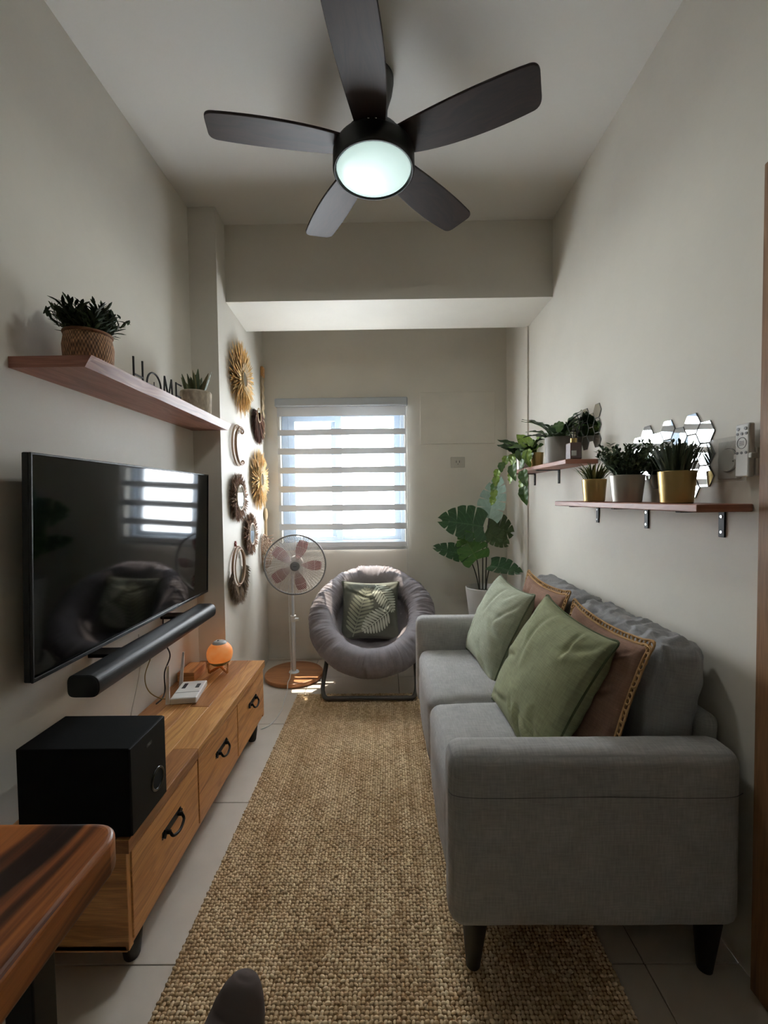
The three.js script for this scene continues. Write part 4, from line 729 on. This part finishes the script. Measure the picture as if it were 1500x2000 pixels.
// a bundle of strands: each a thin tapering strip
class Strands {
  constructor() { this.L = new Leaves(); }
  add(a, b, w, col, sag = 0, z = 0.01) { const A = V(...a), B = V(...b), d = B.clone().sub(A); this.L.blade(A, d, d.length(), w, sag, col, 4, V(0, 0, 1), 0.3); }
  geo() { return this.L.geo(); }
}
const straw = std(0xffffff, 0.85, { vertexColors: true });
function sunburst(label, s, y, R, rm) {
  const g = hung('straw_sunburst_mirror', label, 'wall decor', s, y), S = new Strands();
  for (let l = 0; l < 4; l++) for (let i = 0; i < 130; i++) {
    const a = (i + rnd()) / 130 * Math.PI * 2, r1 = R * rr(0.82, 1.02) * (1 - l * 0.08), z0 = 0.014 + l * 0.007, z1 = z0 + rr(-0.004, 0.022);
    S.add([Math.cos(a) * rm * 0.9, Math.sin(a) * rm * 0.9, z0], [Math.cos(a + rr(-0.06, 0.06)) * r1, Math.sin(a + rr(-0.06, 0.06)) * r1, z1], rr(0.008, 0.014), tone(rnd() < 0.3 ? [236, 206, 154] : [220, 180, 116], 0.14));
  }
  for (let i = 0; i < 70; i++) { const a = (i + rnd()) / 70 * Math.PI * 2; S.add([Math.cos(a) * rm, Math.sin(a) * rm, 0.034], [Math.cos(a) * R * 0.42, Math.sin(a) * R * 0.42, 0.05], 0.005, tone([226, 208, 176], 0.12)); }
  part('straw_rays', S.geo(), straw, g).userData.kind = 'stuff';
  part('mirror_disc', cyl(rm, rm, 0.004, 32).rotateX(Math.PI / 2), M.mirror, g, [0, 0, 0.038]);
  part('mirror_rim', new THREE.TorusGeometry(rm, 0.004, 8, 36), std(0xb59868, 0.7), g, [0, 0, 0.039]);
  part('backing', cyl(rm * 1.6, rm * 1.6, 0.012, 28).rotateX(Math.PI / 2), fabJuteDark, g, [0, 0, 0.006]);
}
sunburst('big golden straw sunburst mirror hanging above the brown raffia fan', 0.35, 1.945, 0.236, 0.045);
sunburst('golden straw sunburst mirror hanging below the brown raffia fan', 0.74, 1.365, 0.232, 0.045);
function ropeMirror(label, s, y, R, rm) {
  const g = hung('fringed_mirror', label, 'wall decor', s, y), S = new Strands();
  for (let i = 0; i < 800; i++) { const a = rr(0, 6.283), r0 = rm + rr(0, 0.01), r1 = R * rr(0.78, 1.03); S.add([Math.cos(a) * r0, Math.sin(a) * r0, rr(0.012, 0.03)], [Math.cos(a + rr(-0.14, 0.14)) * r1, Math.sin(a + rr(-0.14, 0.14)) * r1, rr(0.004, 0.04)], rr(0.004, 0.008), tone(rnd() < 0.3 ? [176, 146, 120] : [138, 104, 82], 0.2)); }
  part('rope_fringe', S.geo(), straw, g).userData.kind = 'stuff';
  part('mirror_disc', cyl(rm, rm, 0.004, 36).rotateX(Math.PI / 2), M.mirror, g, [0, 0, 0.028]);
  part('mirror_rim', new THREE.TorusGeometry(rm, 0.005, 8, 40), std(0xcdbfae, 0.7), g, [0, 0, 0.03]);
  part('backing', cyl(rm * 1.15, rm * 1.15, 0.02, 28).rotateX(Math.PI / 2), fabJuteDark, g, [0, 0, 0.01]);
}
ropeMirror('round mirror with shaggy brown fringe hanging under the rattan crescent', 0.235, 1.24, 0.146, 0.07);
ropeMirror('round mirror with shaggy brown fringe hanging just below a straw sunburst', 0.48, 1.01, 0.14, 0.066);
{
  const g = hung('raffia_fan', 'dark brown raffia disc hanging from a small hoop between two straw sunbursts', 'wall decor', 0.755, 1.755), S = new Strands();
  for (let i = 0; i < 700; i++) { const a = rr(-3.75, 0.6), r1 = 0.155 * rr(0.8, 1.02); const x0 = Math.cos(a) * 0.045, y0 = 0.055 + Math.sin(a) * 0.045; S.add([x0, y0, rr(0.01, 0.024)], [Math.cos(a) * r1, Math.sin(a) * r1 * (Math.sin(a) > 0 ? 0.9 : 1), rr(0.006, 0.036)], rr(0.005, 0.009), tone([104, 68, 48], 0.28)); }
  part('raffia_fringe', S.geo(), straw, g).userData.kind = 'stuff';
  part('hoop', new THREE.TorusGeometry(0.047, 0.004, 8, 36), std(0xb9a184, 0.7), g, [0, 0.055, 0.026]);
}
{
  const rat = std(0xb9a088, 0.6), ratD = std(0x8e6f56, 0.6), arc = (r, a0, a1, cx, cz, th, m, g) => { const pts = []; for (let i = 0; i <= 24; i++) { const a = a0 + (a1 - a0) * i / 24; pts.push(V(cx + r * Math.cos(a), r * 1.0 * Math.sin(a), cz)); } return part('rattan_arc', tube(pts, th, 60, 8), m, g); };
  const g = hung('rattan_crescent', 'open crescent of bent rattan canes above a fringed mirror', 'wall decor', 0.275, 1.543);
  arc(0.115, 0.9, 5.35, 0, 0.012, 0.006, rat, g); arc(0.108, 1.15, 5.1, 0.022, 0.024, 0.0055, ratD, g); arc(0.1, 1.0, 5.2, 0.035, 0.012, 0.005, rat, g);
  for (const a of [0.95, 5.3]) part('binding', new THREE.TorusGeometry(0.012, 0.004, 8, 16).rotateY(1), ratD, g, [0.112 * Math.cos(a) + 0.01, 0.112 * Math.sin(a), 0.016]);
  const h = hung('fringed_hoop', 'rattan hoop with grey-brown fringe on its lower half under a star hook', 'wall decor', 0.215, 0.845);
  part('outer_hoop', new THREE.TorusGeometry(0.112, 0.0065, 10, 56), ratD, h, [0, 0, 0.014]); part('inner_hoop', new THREE.TorusGeometry(0.1, 0.004, 8, 50), rat, h, [0.006, 0, 0.024]);
  const S = new Strands(); for (let i = 0; i < 800; i++) { const a = rr(-3.1, -0.04), r1 = 0.112 + rr(0.055, 0.09); S.add([Math.cos(a) * 0.112, Math.sin(a) * 0.112, rr(0.008, 0.022)], [Math.cos(a) * (r1 - 0.02), Math.sin(a) * r1 - 0.02, rr(0.006, 0.04)], rr(0.004, 0.008), tone(rnd() < 0.25 ? [160, 140, 118] : [124, 104, 82], 0.2)); }
  part('fringe', S.geo(), straw, h).userData.kind = 'stuff';
  const st = hung('star_hook', 'tiny red star-shaped wall hook above the fringed hoop', 'hook', 0.2, 0.978);
  part('hook', (() => { const q = new THREE.Shape(); for (let i = 0; i < 10; i++) { const r = i % 2 ? 0.006 : 0.014, a = i * Math.PI / 5 + Math.PI / 2; q[i ? 'lineTo' : 'moveTo'](r * Math.cos(a), r * Math.sin(a)); } q.closePath(); return new THREE.ExtrudeGeometry(q, { depth: 0.008, bevelEnabled: true, bevelSize: 0.001, bevelThickness: 0.001 }); })(), std(0x9a5348, 0.5), st, [0, 0, 0.001]);
  part('peg', cyl(0.0025, 0.0025, 0.026, 10).rotateX(Math.PI / 2), rat, st, [0, -0.014, 0.013]);
  // tangled rattan sculpture
  const w = hung('rattan_fish', 'open tangled rattan sculpture shaped like a fish hanging beside the pedestal fan', 'wall decor', 0.85, 0.845), list = [], list2 = [];
  const edge = (t) => [0.085 * Math.sin(t) * (1 + 0.2 * Math.cos(t)), 0.135 * Math.cos(t)];
  const out = []; for (let i = 0; i < 30; i++) { const [x, y] = edge(i / 30 * 6.283); out.push(V(x, y - 0.005, 0.02)); }
  part('outline_cane', tube(out, 0.004, 120, 7, true), ratD, w);
  for (let i = 0; i < 40; i++) { const t = i / 40 * 6.283, [x0, y0] = edge(t), [x1, y1] = edge(t + rr(1.6, 4.2)); list.push(tube([[x0, y0, 0.018], [(x0 + x1) / 2 + rr(-0.02, 0.02), (y0 + y1) / 2 + rr(-0.02, 0.02), rr(0.03, 0.085)], [x1, y1, 0.018]], 0.0028, 12, 6)); }
  part('woven_canes', merged(list), rat, w).userData.kind = 'stuff';
  for (const s of [-1, 1]) part('tail_cane', tube([[0, -0.11, 0.02], [s * 0.02, -0.135, 0.025], [s * 0.035, -0.15, 0.03]], 0.003, 14, 6), ratD, w);
  for (const y of [0.06, 0.085, 0.11]) part('fin_cane', new THREE.TorusGeometry(0.05, 0.0025, 6, 30).rotateX(1.3), ratD, w, [0.02, y, 0.03]);
  const pale = std(0xcbb694, 0.7), lng = hung('woven_hanging', 'long pale woven strip with a wooden top hanging in the window corner', 'wall decor', 0.945, 1.94);
  part('woven_strip', grid(4, 30, (u, v) => [(u - 0.5) * 0.07, 0.19 - v * 0.42, 0.012 + 0.004 * Math.sin(v * 40) + 0.004 * Math.sin(u * 9), u, v]), pale, lng);
  part('strip_back', rbox(0.07, 0.42, 0.006, 0.002), std(0xb7a27f, 0.9), lng, [0, -0.02, 0.004]);
  part('wood_top', rbox(0.06, 0.075, 0.022, 0.008, 3), woodConsole[1], lng, [0, 0.22, 0.012]);
  const T = new Strands(); for (let i = 0; i < 26; i++) { const x = rr(-0.034, 0.034); T.add([x, -0.22, 0.01], [x + rr(-0.004, 0.004), -0.255 - rr(0, 0.015), 0.012], 0.005, tone([203, 184, 150], 0.12)); }
  part('tassels', T.geo(), straw, lng).userData.kind = 'stuff';
  const sp = hung('wooden_spoon', 'large pale wooden spoon hanging bowl-up beside the window', 'wall decor', 0.95, 1.06);
  part('bowl', new THREE.SphereGeometry(0.032, 20, 14).scale(1, 1.4, 0.4), std(0xc9ad84, 0.6), sp, [0, 0.058, 0.014]);
  part('spoon_handle', bar([0, 0.02, 0.012], [0, -0.12, 0.01], 0.008, 10, 0.009), std(0xc9ad84, 0.6), sp);
}

// ---------------------------------------------------------------- the photographer's foot
{
  const p = thing('person', 'person stretching out one foot in a dark brown-grey sock above the jute rug', 'person', [-0.33, -0.035, -0.855]);
  const st = [[-0.002, 0.192, -0.0725, 0.0002], [-0.0022, 0.1905, -0.072, 0.014], [-0.003, 0.183, -0.07, 0.03], [-0.006, 0.165, -0.062, 0.046], [-0.012, 0.135, -0.05, 0.06], [-0.02, 0.1, -0.03, 0.067], [-0.028, 0.082, 0.02, 0.066], [-0.03, 0.085, 0.08, 0.06], [-0.02, 0.13, 0.17, 0.056], [0, 0.2, 0.28, 0.06], [0.03, 0.28, 0.42, 0.068], [0.05, 0.37, 0.58, 0.07], [0.05, 0.43, 0.66, 0.06], [0.05, 0.45, 0.7, 0.004]];
  const cv = new THREE.CatmullRomCurve3(st.map((q) => V(q[0], q[1], q[2]))), N = 60;
  const g = grid(28, N, (u, v) => {
    const q = cv.getPoint(v), t = cv.getTangent(v), x = v * (st.length - 1), i = Math.min(st.length - 2, Math.floor(x)), r = st[i][3] + (st[i + 1][3] - st[i][3]) * (x - i), side = new THREE.Vector3().crossVectors(t, V(0, 1, 0.3)).normalize(), nn = new THREE.Vector3().crossVectors(side, t), a = u * Math.PI * 2, flat = v < 0.35 ? 0.72 : 1;
    const k = r * (1 + 0.03 * fbm(u * 6, v * 12, 2));
    return [q.x + side.x * Math.cos(a) * k + nn.x * Math.sin(a) * k * flat, Math.max(0.048, q.y + side.y * Math.cos(a) * k + nn.y * Math.sin(a) * k * flat), q.z + side.z * Math.cos(a) * k + nn.z * Math.sin(a) * k * flat];
  }, true);
  part('body', g, std(0x5a4f4b, 0.95), p);
}

shade(scene);
renderer.render(scene, camera);
